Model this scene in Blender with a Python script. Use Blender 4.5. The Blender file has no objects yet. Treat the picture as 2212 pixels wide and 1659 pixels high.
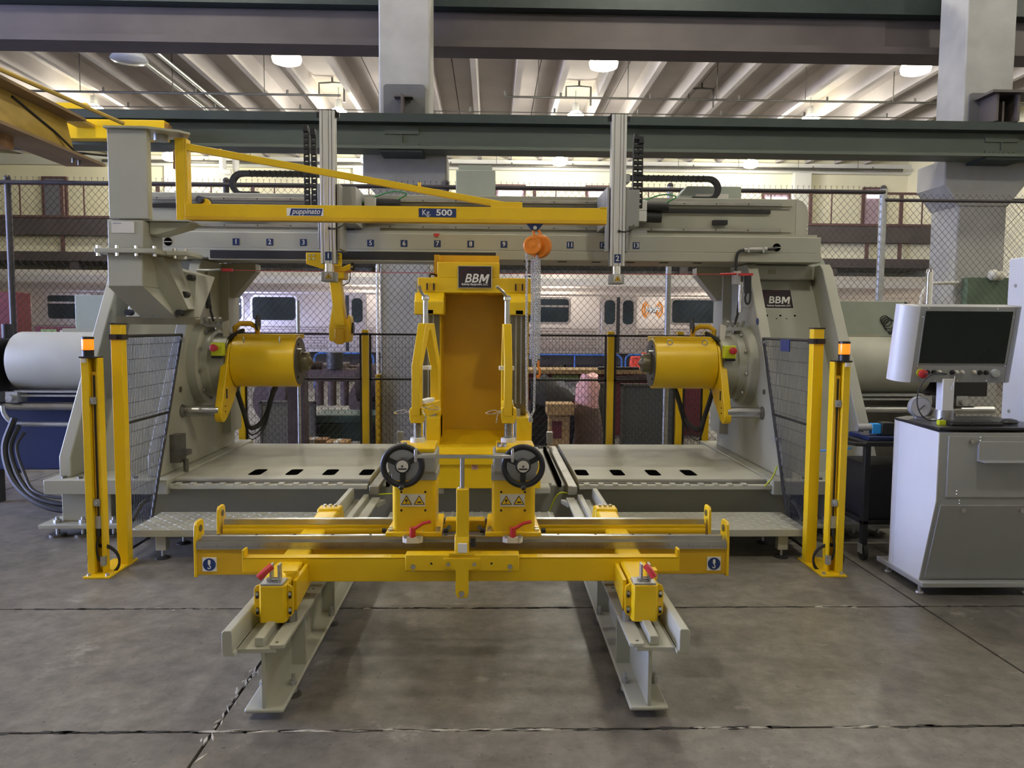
import bpy, bmesh, math, random
from mathutils import Vector, Matrix
random.seed(7)
S = bpy.context.scene
C = S.collection
R = math.radians

# ---------------------------------------------------------------- camera
cam_d = bpy.data.cameras.new('camera')
cam = bpy.data.objects.new('camera', cam_d)
C.objects.link(cam)
cam_d.sensor_fit = 'HORIZONTAL'
cam_d.sensor_width = 36.0
cam_d.lens = 36.0 * 1660.0 / 2212.0
cam_d.clip_start = 0.05
cam_d.clip_end = 200
_a, _p, _r = R(1.55), R(4.25), R(0.38)
_f = Vector((math.sin(_a) * math.cos(_p), math.cos(_a) * math.cos(_p), -math.sin(_p)))
_rt = Vector((math.cos(_a), -math.sin(_a), 0))
_up = _rt.cross(_f)
_rt, _up = _rt * math.cos(_r) + _up * math.sin(_r), _up * math.cos(_r) - _rt * math.sin(_r)
_m = Matrix((_rt, _up, -_f)).transposed().to_4x4()
_m.translation = (0.13, 0.0, 1.6)
cam.matrix_world = _m
S.camera = cam

# ---------------------------------------------------------------- world, exposure
S.view_settings.view_transform = 'Standard'
S.view_settings.look = 'None'
S.view_settings.gamma = 1.0
S.view_settings.use_curve_mapping = False
S.view_settings.exposure = 0.32
S.cycles.use_light_tree = False
S.cycles.max_bounces = 5
S.cycles.diffuse_bounces = 3
S.cycles.glossy_bounces = 3
S.cycles.caustics_reflective = False
S.cycles.caustics_refractive = False
W = bpy.data.worlds.new('world')
S.world = W
W.use_nodes = True
W.node_tree.nodes['Background'].inputs[0].default_value = (0.50, 0.58, 1.0, 1)
W.node_tree.nodes['Background'].inputs[1].default_value = 21.0
LAMP_W = 170.0
LAMP_COL = (1.0, 0.955, 0.86)

# ---------------------------------------------------------------- materials
MATS = {}
def mat(name, col, rough=0.5, metal=0.0, var=0.05, scale=6.0, bump=0.0, bscale=60.0, emit=0.0, spec=0.5, alpha=1.0, coat=0.0, stretch=None, col2=None, thr=None):
    m = bpy.data.materials.new(name)
    m.use_nodes = True
    nt = m.node_tree
    b = nt.nodes['Principled BSDF']
    b.inputs['Roughness'].default_value = rough
    b.inputs['Metallic'].default_value = metal
    b.inputs['Specular IOR Level'].default_value = spec
    b.inputs['Coat Weight'].default_value = coat
    if alpha < 1: b.inputs['Alpha'].default_value = alpha
    tc = nt.nodes.new('ShaderNodeTexCoord')
    src = tc.outputs['Object']
    if stretch:
        mp = nt.nodes.new('ShaderNodeMapping'); mp.inputs['Scale'].default_value = stretch
        nt.links.new(src, mp.inputs['Vector']); src = mp.outputs['Vector']
    n = nt.nodes.new('ShaderNodeTexNoise')
    n.inputs['Scale'].default_value = scale; n.inputs['Detail'].default_value = 3
    nt.links.new(src, n.inputs['Vector'])
    rp = nt.nodes.new('ShaderNodeValToRGB')
    lo, hi = (thr or (0.3, 0.7))
    rp.color_ramp.elements[0].position = lo; rp.color_ramp.elements[1].position = hi
    c2 = col2 or tuple(min(1, c * (1 + var)) for c in col)
    c1 = col if col2 else tuple(c * (1 - var) for c in col)
    rp.color_ramp.elements[0].color = (*c1, 1); rp.color_ramp.elements[1].color = (*c2, 1)
    nt.links.new(n.outputs['Fac'], rp.inputs['Fac'])
    nt.links.new(rp.outputs['Color'], b.inputs['Base Color'])
    if emit:
        b.inputs['Emission Color'].default_value = (*col, 1)
        b.inputs['Emission Strength'].default_value = emit
    if bump:
        n2 = nt.nodes.new('ShaderNodeTexNoise'); n2.inputs['Scale'].default_value = bscale; n2.inputs['Detail'].default_value = 2
        nt.links.new(src, n2.inputs['Vector'])
        bp = nt.nodes.new('ShaderNodeBump'); bp.inputs['Strength'].default_value = bump; bp.inputs['Distance'].default_value = 0.01
        nt.links.new(n2.outputs['Fac'], bp.inputs['Height']); nt.links.new(bp.outputs['Normal'], b.inputs['Normal'])
    MATS[name] = m
    return m
mat('beige', (0.40, 0.40, 0.33), 0.42, var=0.04, scale=3, bump=0.03, bscale=30)
mat('beige_light', (0.46, 0.46, 0.39), 0.5, var=0.05, scale=5)
mat('yellow', (0.80, 0.515, 0.006), 0.33, var=0.04, scale=4, bump=0.03, bscale=40)
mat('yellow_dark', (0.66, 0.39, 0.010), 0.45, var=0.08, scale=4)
mat('void', (0.003, 0.003, 0.003), 1.0, spec=0.0, var=0.0)
mat('chain', (0.66, 0.68, 0.72), 0.35, 0.6, var=0.05)
mat('crane_dusty', (0.26, 0.175, 0.085), 0.7, var=0.15, scale=3)
mat('crane_yellow', (0.50, 0.34, 0.07), 0.55, var=0.12, scale=3)
mat('rust', (0.28, 0.15, 0.06), 0.8, var=0.3, scale=6)
mat('steel', (0.55, 0.55, 0.54), 0.28, 1.0, var=0.08, scale=12)
mat('chrome', (0.82, 0.82, 0.84), 0.12, 1.0, var=0.02)
mat('dull_steel', (0.36, 0.35, 0.32), 0.42, 0.85, var=0.12, scale=9)
mat('dark_steel', (0.16, 0.155, 0.14), 0.45, 0.7, var=0.15, scale=9)
mat('bronze', (0.20, 0.18, 0.12), 0.42, 0.75, var=0.15, scale=9)
mat('alu', (0.62, 0.62, 0.60), 0.38, 0.75, var=0.03, scale=10, stretch=(30, 30, 0.5))
mat('galv', (0.45, 0.46, 0.46), 0.45, 0.7, var=0.12, scale=20)
mat('black', (0.012, 0.012, 0.014), 0.42, var=0.2)
mat('rubber', (0.018, 0.018, 0.02), 0.6, var=0.2)
mat('blackwire', (0.015, 0.015, 0.018), 0.5, var=0.1)
mat('fencewire', (0.035, 0.03, 0.035), 0.5, 0.3, var=0.2)
mat('fencepaint', (0.05, 0.045, 0.05), 0.5, 0.2, var=0.2)
mat('red', (0.50, 0.03, 0.035), 0.35, var=0.08)
mat('white', (0.80, 0.79, 0.75), 0.5, var=0.03)
mat('offwhite', (0.66, 0.64, 0.58), 0.5, var=0.04)
mat('navy', (0.012, 0.035, 0.16), 0.4, var=0.05)
mat('signblue', (0.010, 0.03, 0.12), 0.4, var=0.05)
mat('logo_black', (0.018, 0.010, 0.014), 0.35, var=0.1)
mat('logo_red', (0.12, 0.012, 0.03), 0.35, var=0.1)
mat('silver_paint', (0.62, 0.62, 0.58), 0.35, 0.4, var=0.03)
mat('orange', (0.80, 0.24, 0.02), 0.38, var=0.06)
mat('warn_orange', (0.95, 0.22, 0.01), 0.25, var=0.04, emit=0.9)
mat('panel_grey', (0.34, 0.35, 0.35), 0.45, 0.2, var=0.03, bump=0.05, bscale=200)
mat('panel_white', (0.68, 0.69, 0.70), 0.40, 0.1, var=0.02)
mat('screen', (0.010, 0.016, 0.016), 0.12, var=0.1)
mat('desk_black', (0.02, 0.02, 0.025), 0.3, var=0.1)
mat('concrete', (0.36, 0.355, 0.33), 0.85, var=0.14, scale=2.2, bump=0.15, bscale=18)
mat('concrete_dark', (0.12, 0.12, 0.12), 0.85, var=0.12, scale=3, bump=0.1, bscale=18)
mat('tee_concrete', (0.50, 0.46, 0.44), 0.9, var=0.08, scale=0.8, bump=0.05, bscale=10)
mat('cream', (0.82, 0.78, 0.58), 0.8, var=0.04, scale=0.8)
mat('ledge', (0.66, 0.66, 0.60), 0.8, var=0.05, scale=0.8)
mat('brown_steel', (0.082, 0.068, 0.065), 0.6, 0.1, var=0.14, scale=1.6)
mat('brown_rail', (0.13, 0.07, 0.065), 0.6, 0.1, var=0.1)
mat('green_steel', (0.090, 0.108, 0.082), 0.5, 0.1, var=0.10, scale=1.2)
mat('green_dark', (0.022, 0.034, 0.030), 0.55, 0.1, var=0.12)
mat('stainless', (0.54, 0.475, 0.455), 0.30, 0.75, var=0.06, scale=0.7, bump=0.02, bscale=4)
mat('train_roof', (0.44, 0.42, 0.40), 0.5, 0.3, var=0.08, scale=0.7)
mat('train_under', (0.035, 0.03, 0.03), 0.8, var=0.3, scale=2)
mat('glass_dark', (0.020, 0.030, 0.036), 0.10, var=0.5, scale=0.8)
mat('wifi_orange', (0.85, 0.28, 0.03), 0.4, var=0.04)
mat('bluerail', (0.03, 0.12, 0.42), 0.45, var=0.08)
mat('bluebox', (0.009, 0.020, 0.085), 0.5, var=0.15, scale=3)
mat('redsheet', (0.62, 0.05, 0.03), 0.6, var=0.1, scale=3)
mat('cardboard', (0.42, 0.25, 0.11), 0.85, var=0.12, scale=6)
mat('maroon', (0.16, 0.03, 0.035), 0.7, var=0.15, scale=3)
mat('pink', (0.75, 0.42, 0.42), 0.6, var=0.15, scale=6, bump=0.4, bscale=14)
mat('bagdark', (0.18, 0.12, 0.11), 0.5, var=0.2, scale=6, bump=0.4, bscale=14)
mat('rust_frame', (0.075, 0.05, 0.045), 0.8, var=0.3, scale=5)
mat('screenmesh', (0.16, 0.155, 0.12), 0.8, var=0.15, scale=40)
mat('screenmesh_dark', (0.075, 0.08, 0.07), 0.8, var=0.2, scale=40)
mat('greenbench', (0.03, 0.06, 0.045), 0.6, var=0.2, scale=4)
mat('tarp', (0.012, 0.011, 0.012), 0.75, var=0.3, scale=9, bump=0.6, bscale=10)
mat('paper', (0.72, 0.70, 0.62), 0.8, var=0.04)
mat('papergreen', (0.30, 0.42, 0.16), 0.8, var=0.05)
mat('wood', (0.42, 0.27, 0.12), 0.8, var=0.2, scale=3, stretch=(1, 12, 12))
mat('lens', (1.0, 0.95, 0.70), 0.4, emit=30.0, var=0.0)
mat('lens_off', (0.50, 0.52, 0.58), 0.15, var=0.05, spec=0.8)
mat('tubelight', (1.0, 0.92, 0.95), 0.4, emit=5.0, var=0.0)
mat('green_cable', (0.05, 0.30, 0.10), 0.5, var=0.05)
mat('lime', (0.55, 0.62, 0.02), 0.4, var=0.04)
mat('blue_hose', (0.04, 0.22, 0.50), 0.4, var=0.05)
mat('lightblue', (0.02, 0.30, 0.75), 0.5, var=0.05)
mat('eqgreen', (0.36, 0.40, 0.34), 0.5, var=0.05)
mat('column_green', (0.10, 0.15, 0.095), 0.7, var=0.12, scale=5)
mat('purpledoor', (0.45, 0.33, 0.40), 0.6, var=0.05)
mat('greydoor', (0.18, 0.18, 0.22), 0.6, var=0.05)
mat('silver_clear', (0.55, 0.58, 0.55), 0.15, 0.2, var=0.1)

def floor_material():
    m = bpy.data.materials.new('floor_concrete'); m.use_nodes = True
    nt = m.node_tree; b = nt.nodes['Principled BSDF']
    b.inputs['Specular IOR Level'].default_value = 0.45
    geo = nt.nodes.new('ShaderNodeNewGeometry')
    def noise(scale, detail, rough=0.55):
        n = nt.nodes.new('ShaderNodeTexNoise'); n.inputs['Scale'].default_value = scale
        n.inputs['Detail'].default_value = detail; n.inputs['Roughness'].default_value = rough
        nt.links.new(geo.outputs['Position'], n.inputs['Vector']); return n
    def ramp(n, p0, c0, p1, c1):
        r = nt.nodes.new('ShaderNodeValToRGB')
        r.color_ramp.elements[0].position = p0; r.color_ramp.elements[0].color = (*c0, 1)
        r.color_ramp.elements[1].position = p1; r.color_ramp.elements[1].color = (*c1, 1)
        nt.links.new(n.outputs['Fac'], r.inputs['Fac']); return r
    def mix(fac, a, c, t='MIX'):
        x = nt.nodes.new('ShaderNodeMix'); x.data_type = 'RGBA'; x.blend_type = t
        if isinstance(fac, float): x.inputs[0].default_value = fac
        else: nt.links.new(fac, x.inputs[0])
        nt.links.new(a, x.inputs[6]); nt.links.new(c, x.inputs[7]); return x.outputs[2]
    big = ramp(noise(0.8, 6), 0.3, (0.108, 0.099, 0.085), 0.72, (0.245, 0.226, 0.196))
    fine = ramp(noise(9, 5, 0.72), 0.32, (0.62, 0.62, 0.62), 0.68, (1.18, 1.18, 1.18))
    col = mix(1.0, big.outputs['Color'], fine.outputs['Color'], 'MULTIPLY')
    sp = ramp(noise(2.3, 6, 0.72), 0.61, (0, 0, 0), 0.74, (1, 1, 1))
    dust = nt.nodes.new('ShaderNodeRGB'); dust.outputs[0].default_value = (0.50, 0.47, 0.42, 1)
    k = nt.nodes.new('ShaderNodeMath'); k.operation = 'MULTIPLY'; k.inputs[1].default_value = 0.55
    nt.links.new(sp.outputs['Color'], k.inputs[0])
    col = mix(k.outputs[0], col, dust.outputs[0])
    st = ramp(noise(1.3, 6), 0.55, (0, 0, 0), 0.70, (1, 1, 1))
    k2 = nt.nodes.new('ShaderNodeMath'); k2.operation = 'MULTIPLY'; k2.inputs[1].default_value = 0.4
    nt.links.new(st.outputs['Color'], k2.inputs[0])
    dk = nt.nodes.new('ShaderNodeRGB'); dk.outputs[0].default_value = (0.10, 0.095, 0.08, 1)
    col = mix(k2.outputs[0], col, dk.outputs[0])
    mp = nt.nodes.new('ShaderNodeMapping'); mp.inputs['Scale'].default_value = (1.0, 3.2, 1.0); mp.inputs['Rotation'].default_value = (0, 0, 0.35)
    nt.links.new(geo.outputs['Position'], mp.inputs['Vector'])
    ns = noise(3.5, 7, 0.78); nt.links.new(mp.outputs['Vector'], ns.inputs['Vector'])
    sc = ramp(ns, 0.62, (0, 0, 0), 0.70, (1, 1, 1))
    k3 = nt.nodes.new('ShaderNodeMath'); k3.operation = 'MULTIPLY'; k3.inputs[1].default_value = 0.45
    nt.links.new(sc.outputs['Color'], k3.inputs[0])
    col = mix(k3.outputs[0], col, dust.outputs[0])
    pit = ramp(noise(38, 3, 0.6), 0.26, (0.35, 0.35, 0.35), 0.36, (1, 1, 1))
    col = mix(1.0, col, pit.outputs['Color'], 'MULTIPLY')
    nt.links.new(col, b.inputs['Base Color'])
    rr = ramp(noise(1.7, 5), 0.3, (0.34, 0.34, 0.34), 0.7, (0.60, 0.60, 0.60))
    nt.links.new(rr.outputs['Color'], b.inputs['Roughness'])
    bp = nt.nodes.new('ShaderNodeBump'); bp.inputs['Strength'].default_value = 0.18; bp.inputs['Distance'].default_value = 0.01
    nt.links.new(noise(22, 6).outputs['Fac'], bp.inputs['Height']); nt.links.new(bp.outputs['Normal'], b.inputs['Normal'])
    MATS['floor'] = m
floor_material()
mat('joint', (0.035, 0.032, 0.028), 0.9, var=0.2, scale=8)
mat('crack_fill', (0.50, 0.47, 0.42), 0.9, var=0.25, scale=20)

# ---------------------------------------------------------------- mesh helpers
class M:
    """collects shapes in world coordinates; o() links them as one mesh object"""
    def __init__(s): s.v = []; s.f = []
    def add(s, v, f):
        k = len(s.v); s.v += [tuple(p) for p in v]; s.f += [tuple(i + k for i in q) for q in f]; return s
    def box(s, x0, x1, y0, y1, z0, z1):
        v = [(x, y, z) for x in (x0, x1) for y in (y0, y1) for z in (z0, z1)]
        return s.add(v, [(0, 1, 3, 2), (4, 6, 7, 5), (0, 4, 5, 1), (2, 3, 7, 6), (0, 2, 6, 4), (1, 5, 7, 3)])
    def prism(s, pts, ax, a, b):
        n = len(pts)
        def P(p, t):
            return {'x': (t, p[0], p[1]), 'y': (p[0], t, p[1]), 'z': (p[0], p[1], t)}[ax]
        v = [P(p, a) for p in pts] + [P(p, b) for p in pts]
        f = [tuple(range(n)), tuple(range(2 * n - 1, n - 1, -1))] + [(i, (i + 1) % n, n + (i + 1) % n, n + i) for i in range(n)]
        return s.add(v, f)
    def loft(s, a, b):
        n = len(a)
        f = [tuple(range(n)), tuple(range(2 * n - 1, n - 1, -1))] + [(i, (i + 1) % n, n + (i + 1) % n, n + i) for i in range(n)]
        return s.add(list(a) + list(b), f)
    @staticmethod
    def frame(d):
        d = Vector(d).normalized()
        u = d.cross(Vector((0, 0, 1)) if abs(d.z) < 0.9 else Vector((1, 0, 0))).normalized()
        return d, u, d.cross(u)
    def cyl(s, p0, p1, r0, r1=None, n=16):
        if r1 is None: r1 = r0
        p0, p1 = Vector(p0), Vector(p1); d, u, w = M.frame(p1 - p0)
        ring = lambda p, r: [p + (u * math.cos(2 * math.pi * i / n) + w * math.sin(2 * math.pi * i / n)) * r for i in range(n)]
        return s.loft(ring(p0, r0), ring(p1, r1))
    def lathe(s, prof, p, d, n=24):
        p = Vector(p); d, u, w = M.frame(d); v = []; f = []
        for r, t in prof:
            v += [p + d * t + (u * math.cos(2 * math.pi * i / n) + w * math.sin(2 * math.pi * i / n)) * max(r, 1e-4) for i in range(n)]
        for k in range(len(prof) - 1):
            f += [(k * n + i, k * n + (i + 1) % n, (k + 1) * n + (i + 1) % n, (k + 1) * n + i) for i in range(n)]
        f.append(tuple(range(n))); f.append(tuple(range((len(prof) - 1) * n, len(prof) * n)))
        return s.add(v, f)
    def tube(s, pts, r, n=8, closed=False):
        pts = [Vector(p) for p in pts]; N = len(pts)
        v = []; f = []; u = None
        for i, p in enumerate(pts):
            a = pts[(i - 1) % N] if (closed or i > 0) else p
            b = pts[(i + 1) % N] if (closed or i < N - 1) else p
            d = (b - a).normalized()
            if u is None: _, u, _w = M.frame(d)
            u = (u - d * u.dot(d)); u = u.normalized() if u.length > 1e-6 else M.frame(d)[1]
            w = d.cross(u)
            v += [p + (u * math.cos(2 * math.pi * k / n) + w * math.sin(2 * math.pi * k / n)) * r for k in range(n)]
        for i in range(N if closed else N - 1):
            j = (i + 1) % N
            f += [(i * n + k, i * n + (k + 1) % n, j * n + (k + 1) % n, j * n + k) for k in range(n)]
        if not closed: f += [tuple(range(n)), tuple(range((N - 1) * n, N * n))]
        return s.add(v, f)
    def hose(s, pts, r, n=8):
        P = [Vector(p) for p in pts]; P = [P[0] * 2 - P[1]] + P + [P[-1] * 2 - P[-2]]; out = []
        for i in range(1, len(P) - 2):
            for k in range(6):
                t = k / 6; a, b, c, d = P[i - 1:i + 3]
                out.append(0.5 * (2 * b + (c - a) * t + (2 * a - 5 * b + 4 * c - d) * t * t + (3 * b - a - 3 * c + d) * t ** 3))
        return s.tube(out + [P[-2]], r, n)
    def ring(s, c, axis, Rr, r, n=24, m=8, sx=1.0):
        d, u, w = M.frame(axis); c = Vector(c)
        return s.tube([c + u * math.cos(2 * math.pi * i / n) * Rr * sx + w * math.sin(2 * math.pi * i / n) * Rr for i in range(n)], r, m, True)
    def ball(s, c, r, n=12, m=8):
        return s.lathe([(r * math.sin(math.pi * i / m), -r * math.cos(math.pi * i / m)) for i in range(m + 1)], c, (0, 0, 1), n)
    def bolt(s, p, d, r=0.01, h=0.008):
        p = Vector(p); d = Vector(d).normalized(); return s.cyl(p, p + d * h, r, r, 6)
    def obox(s, c, ex, ey, ez):
        """oriented box: centre and three half-axis vectors"""
        c, ex, ey, ez = map(Vector, (c, ex, ey, ez))
        v = [c + ex * i + ey * j + ez * k for i in (-1, 1) for j in (-1, 1) for k in (-1, 1)]
        return s.add(v, [(0, 1, 3, 2), (4, 6, 7, 5), (0, 4, 5, 1), (2, 3, 7, 6), (0, 2, 6, 4), (1, 5, 7, 3)])
    def o(s, name, m, parent=None, bevel=0.0, smooth=35, seg=2):
        me = bpy.data.meshes.new(name)
        if parent is not None: off = Vector(parent['_w'])
        else:
            xs = [p[0] for p in s.v]; ys = [p[1] for p in s.v]; zs = [p[2] for p in s.v]
            off = Vector(((min(xs) + max(xs)) / 2, (min(ys) + max(ys)) / 2, min(zs)))
        me.from_pydata([(p[0] - off.x, p[1] - off.y, p[2] - off.z) for p in s.v], [], s.f)
        bm = bmesh.new(); bm.from_mesh(me)
        bmesh.ops.recalc_face_normals(bm, faces=bm.faces); bm.to_mesh(me); bm.free()
        if smooth:
            me.shade_smooth(); me.set_sharp_from_angle(angle=R(smooth))
        me.materials.append(MATS[m])
        ob = bpy.data.objects.new(name, me); C.objects.link(ob)
        if parent is not None: ob.parent = parent
        else: ob.location = off
        ob['_w'] = off
        if bevel:
            b = ob.modifiers.new('bevel', 'BEVEL'); b.width = bevel; b.segments = seg; b.limit_method = 'ANGLE'; b.angle_limit = R(40)
        return ob

def tag(o, label, cat, group=None):
    o['label'] = label; o['category'] = cat
    if group: o['group'] = group
    return o
def T(name, label, cat, loc, group=None):
    e = bpy.data.objects.new(name, None); C.objects.link(e)
    e.location = loc; e.empty_display_size = 0.1; e['_w'] = Vector(loc)
    return tag(e, label, cat, group)
def struct(o):
    o['kind'] = 'structure'; return o
def stuff(o):
    o['kind'] = 'stuff'; return o
def copy_tree(o, parent=None, off=None):
    c = o.copy(); C.objects.link(c); c.parent = parent
    if off is not None: c.location = o.location + Vector(off); c['_w'] = Vector(c.location)
    for ch in [q for q in bpy.data.objects if q.parent == o]: copy_tree(ch, c)
    return c
def clone(ob, parent, off):
    """another alike piece of the same part: shares mesh data"""
    c = ob.copy(); C.objects.link(c); c.parent = parent; c.location = ob.location + Vector(off); return c

_txt = {}
def text(s, size, loc, m, parent, name='lettering', xdir=(1, 0, 0), up=(0, 0, 1), bold=0.0, shear=0.0, depth=0.0008, align='CENTER', sx=1.0, spacing=1.0):
    cu = bpy.data.curves.new('t', 'FONT'); cu.body = s; cu.size = size; cu.align_x = align; cu.align_y = 'CENTER'
    cu.offset = bold; cu.shear = shear; cu.extrude = depth; cu.space_character = spacing; cu.resolution_u = 3
    to = bpy.data.objects.new('t', cu)
    me = bpy.data.meshes.new_from_object(to)
    bpy.data.objects.remove(to); bpy.data.curves.remove(cu)
    x = Vector(xdir).normalized(); z = Vector(up).normalized(); y = x.cross(z)   # y points away from the reader
    mm = Matrix((x * sx, z, -y)).transposed().to_4x4()
    mm.translation = Vector(loc) - (Vector(parent['_w']) if parent is not None else Vector())
    me.transform(mm); me.name = name
    me.materials.clear(); me.materials.append(MATS[m])
    ob = bpy.data.objects.new(name, me); C.objects.link(ob)
    if parent is not None: ob.parent = parent
    ob['_w'] = parent['_w'] if parent is not None else Vector()
    return ob
def bbm(parent, c, x, up, size, k=1.0):
    """heavy slanted BBM lettering: c is the middle of the word"""
    x, up, c = Vector(x).normalized(), Vector(up).normalized(), Vector(c); n = -x.cross(up)
    text('BB', size, c - x * size * .36 * k, 'white', parent, xdir=x, up=up, bold=size * .016, shear=.25, sx=k)
    h = size * .73; o = c + x * size * .26 * k - up * h * .5
    def q(a, b_): return o + x * (a * size + b_ * h * .25) * k + up * (b_ * h)
    pts = [(0, 0), (0, 1), (.20, 1), (.355, .50), (.51, 1), (.71, 1), (.71, 0), (.56, 0), (.56, .66), (.42, .20), (.29, .20), (.15, .66), (.15, 0)]
    quads = [(0, 1, 11, 12), (1, 2, 11), (2, 3, 10, 11), (3, 9, 10), (3, 4, 8, 9), (4, 5, 8), (5, 6, 7, 8)]
    v = [q(*p) + n * .0006 for p in pts] + [q(*p) - n * .0010 for p in pts]; N = len(pts)
    m = M(); m.add(v, [tuple(i) for i in quads] + [tuple(j + N for j in reversed(i)) for i in quads] + [(i, (i + 1) % N, N + (i + 1) % N, N + i) for i in range(N)])
    return m.o('letter', 'white', parent, smooth=0)
def rounded(x0, x1, z0, z1, r, n=4):
    pts = []
    for cx, cz, a in ((x1 - r, z1 - r, 0), (x0 + r, z1 - r, 90), (x0 + r, z0 + r, 180), (x1 - r, z0 + r, 270)):
        pts += [(cx + r * math.cos(R(a + 90 * i / n)), cz + r * math.sin(R(a + 90 * i / n))) for i in range(n + 1)]
    return pts
def arc(cx, cz, r, a0, a1, n=8):
    return [(cx + r * math.cos(R(a0 + (a1 - a0) * i / n)), cz + r * math.sin(R(a0 + (a1 - a0) * i / n))) for i in range(n + 1)]
# ================================================================ SETTING
XJ = [-22.5, -18.9, -15.3, -11.7, -8.1, -4.55, -0.96, 2.63, 6.2, 9.8, 13.4, 17.0]
YJ = [-9.0, -5.5, -2.0, 0.5, 2.95, 4.28, 7.9, 11.5, 15.1, 18.7, 22.3, 26.0, 31.5]
floor = struct(M().box(-22.5, 17, -9, 31.5, -0.25, -0.02).o('floor', 'joint'))
for i in range(len(XJ) - 1):
    for j in range(len(YJ) - 1):
        g = 0.007
        M().box(XJ[i] + g, XJ[i + 1] - g, YJ[j] + g, YJ[j + 1] - g, -0.02, 0.0).o('slab', 'floor', floor, smooth=0)
# pale filler crumbling out of the joints
rc = random.Random(3)
def filler(pts, w, name='joint_filler'):
    m = M()
    for (x, y, l, ang) in pts:
        h = 0.0008 + rc.random() * 0.0015; ww = w * (0.25 + .7 * rc.random())
        dx, dy = math.cos(ang) * l / 2, math.sin(ang) * l / 2
        px_, py_ = -math.sin(ang) * ww, math.cos(ang) * ww
        m.loft([(x - dx, y - dy, -0.004), (x + px_, y + py_, -0.004), (x + dx, y + dy, -0.004), (x - px_ * .7, y - py_ * .7, -0.004)],
               [(x - dx * .8, y - dy * .8, h), (x + px_ * .6, y + py_ * .6, h), (x + dx * .8, y + dy * .8, h), (x - px_ * .4, y - py_ * .4, h)])
    return stuff(m.o(name, 'crack_fill', floor, smooth=0))
filler([(x, 2.95 + rc.uniform(-.008, .008), rc.uniform(.04, .16), rc.uniform(-.15, .15)) for x in [rc.uniform(-1.0, 0.55) for _ in range(34)]], 0.011)
filler([(-0.96 + rc.uniform(-.022, .022), y, rc.uniform(.03, .1), math.pi / 2 + rc.uniform(-.5, .5)) for y in [rc.uniform(2.75, 3.55) for _ in range(26)]], 0.012)
filler([(x, 4.28 + rc.uniform(-.02, .02), rc.uniform(.03, .1), rc.uniform(-.2, .2)) for x in [rc.uniform(1.95, 2.35) for _ in range(7)] + [rc.uniform(-2.0, -1.4) for _ in range(6)] + [rc.uniform(-.6, .7) for _ in range(6)]], 0.012)
filler([(x, 2.95 + rc.uniform(-.008, .008), rc.uniform(.04, .12), rc.uniform(-.15, .15)) for x in [rc.uniform(0.95, 1.3) for _ in range(7)] + [rc.uniform(1.55, 1.75) for _ in range(5)]], 0.010)

m = M()
for yj in (2.95, 4.28):
    for _ in range(150):
        x = rc.uniform(-4.2, 4.2); l = rc.uniform(.01, .07); w_ = rc.uniform(.004, .013); dy = rc.choice((-1, 1)) * .006
        n_ = 6
        ring = [(x + l * math.cos(2 * math.pi * i / n_) * rc.uniform(.6, 1), yj + dy + w_ * math.sin(2 * math.pi * i / n_) * rc.uniform(.5, 1)) for i in range(n_)]
        m.prism(ring, 'z', -.004, .0006)
stuff(m.o('chipped_joint_edge', 'joint', floor, smooth=0))

ceil = struct(M().box(-22.5, 17, -9, 31.5, 8.86, 9.1).o('ceiling', 'tee_concrete'))
XT = -0.37 - 0.6
tee0 = None
for y0, y1 in ((-9.0, 10.0), (10.02, 31.4)):
    for k in range(-8 if y0 > 0 else -6, 7):
        x = XT + 2.4 * k
        t = M().box(x + 0.012, x + 2.388, y0, y1, 8.74, 8.86).o('double_tee', 'tee_concrete', ceil, smooth=0)
        for sx in (0.6, 1.8):
            M().prism([(x + sx - .075, 8.25), (x + sx + .075, 8.25), (x + sx + .115, 8.74), (x + sx - .115, 8.74)], 'y', y0, y1).o('stem', 'tee_concrete', t, smooth=0)

struct(M().box(-22.5, 17, 31.3, 31.6, 0, 8.9).o('wall_back', 'cream', smooth=0))
struct(M().box(-22.5, 17, 31.05, 31.3, 7.82, 8.2).o('trim_1', 'ledge', smooth=0))
wl = M(); wl.box(-15.6, -15.3, -9, 1.0, 0, 8.9); wl.box(-15.6, -15.3, 11.6, 12.0, 0, 8.9); wl.box(-15.6, -15.3, 1.0, 11.6, 6.8, 8.9); wl.box(-22.5, -15.3, 12.0, 12.3, 0, 8.9); wl.box(-22.8, -22.5, 12.0, 31.5, 0, 8.9)
struct(wl.o('wall_left', 'cream', smooth=0))
struct(M().box(17.0, 17.3, -9, 31.5, 0, 8.9).o('wall_right', 'cream', smooth=0))
struct(M().box(-15.3, 17, -9.3, -9.0, 0, 8.9).o('wall_front', 'cream', smooth=0))

# pilasters on the back wall
for x, w in ((12.55, 0.7), (-12.35, 0.7), (-5.0, .7)):
    tag(M().box(x - w / 2, x + w / 2, 30.9, 31.3, 0, 7.82).o('wall_pilaster', 'ledge', bevel=.02),
        {12.55: 'pale concrete pilaster on the cream back wall at the right', -12.35: 'pale concrete pilaster on the cream back wall at far left', -5.0: 'pale concrete pilaster on the back wall behind the jib arm'}[x], 'pilaster')

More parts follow.
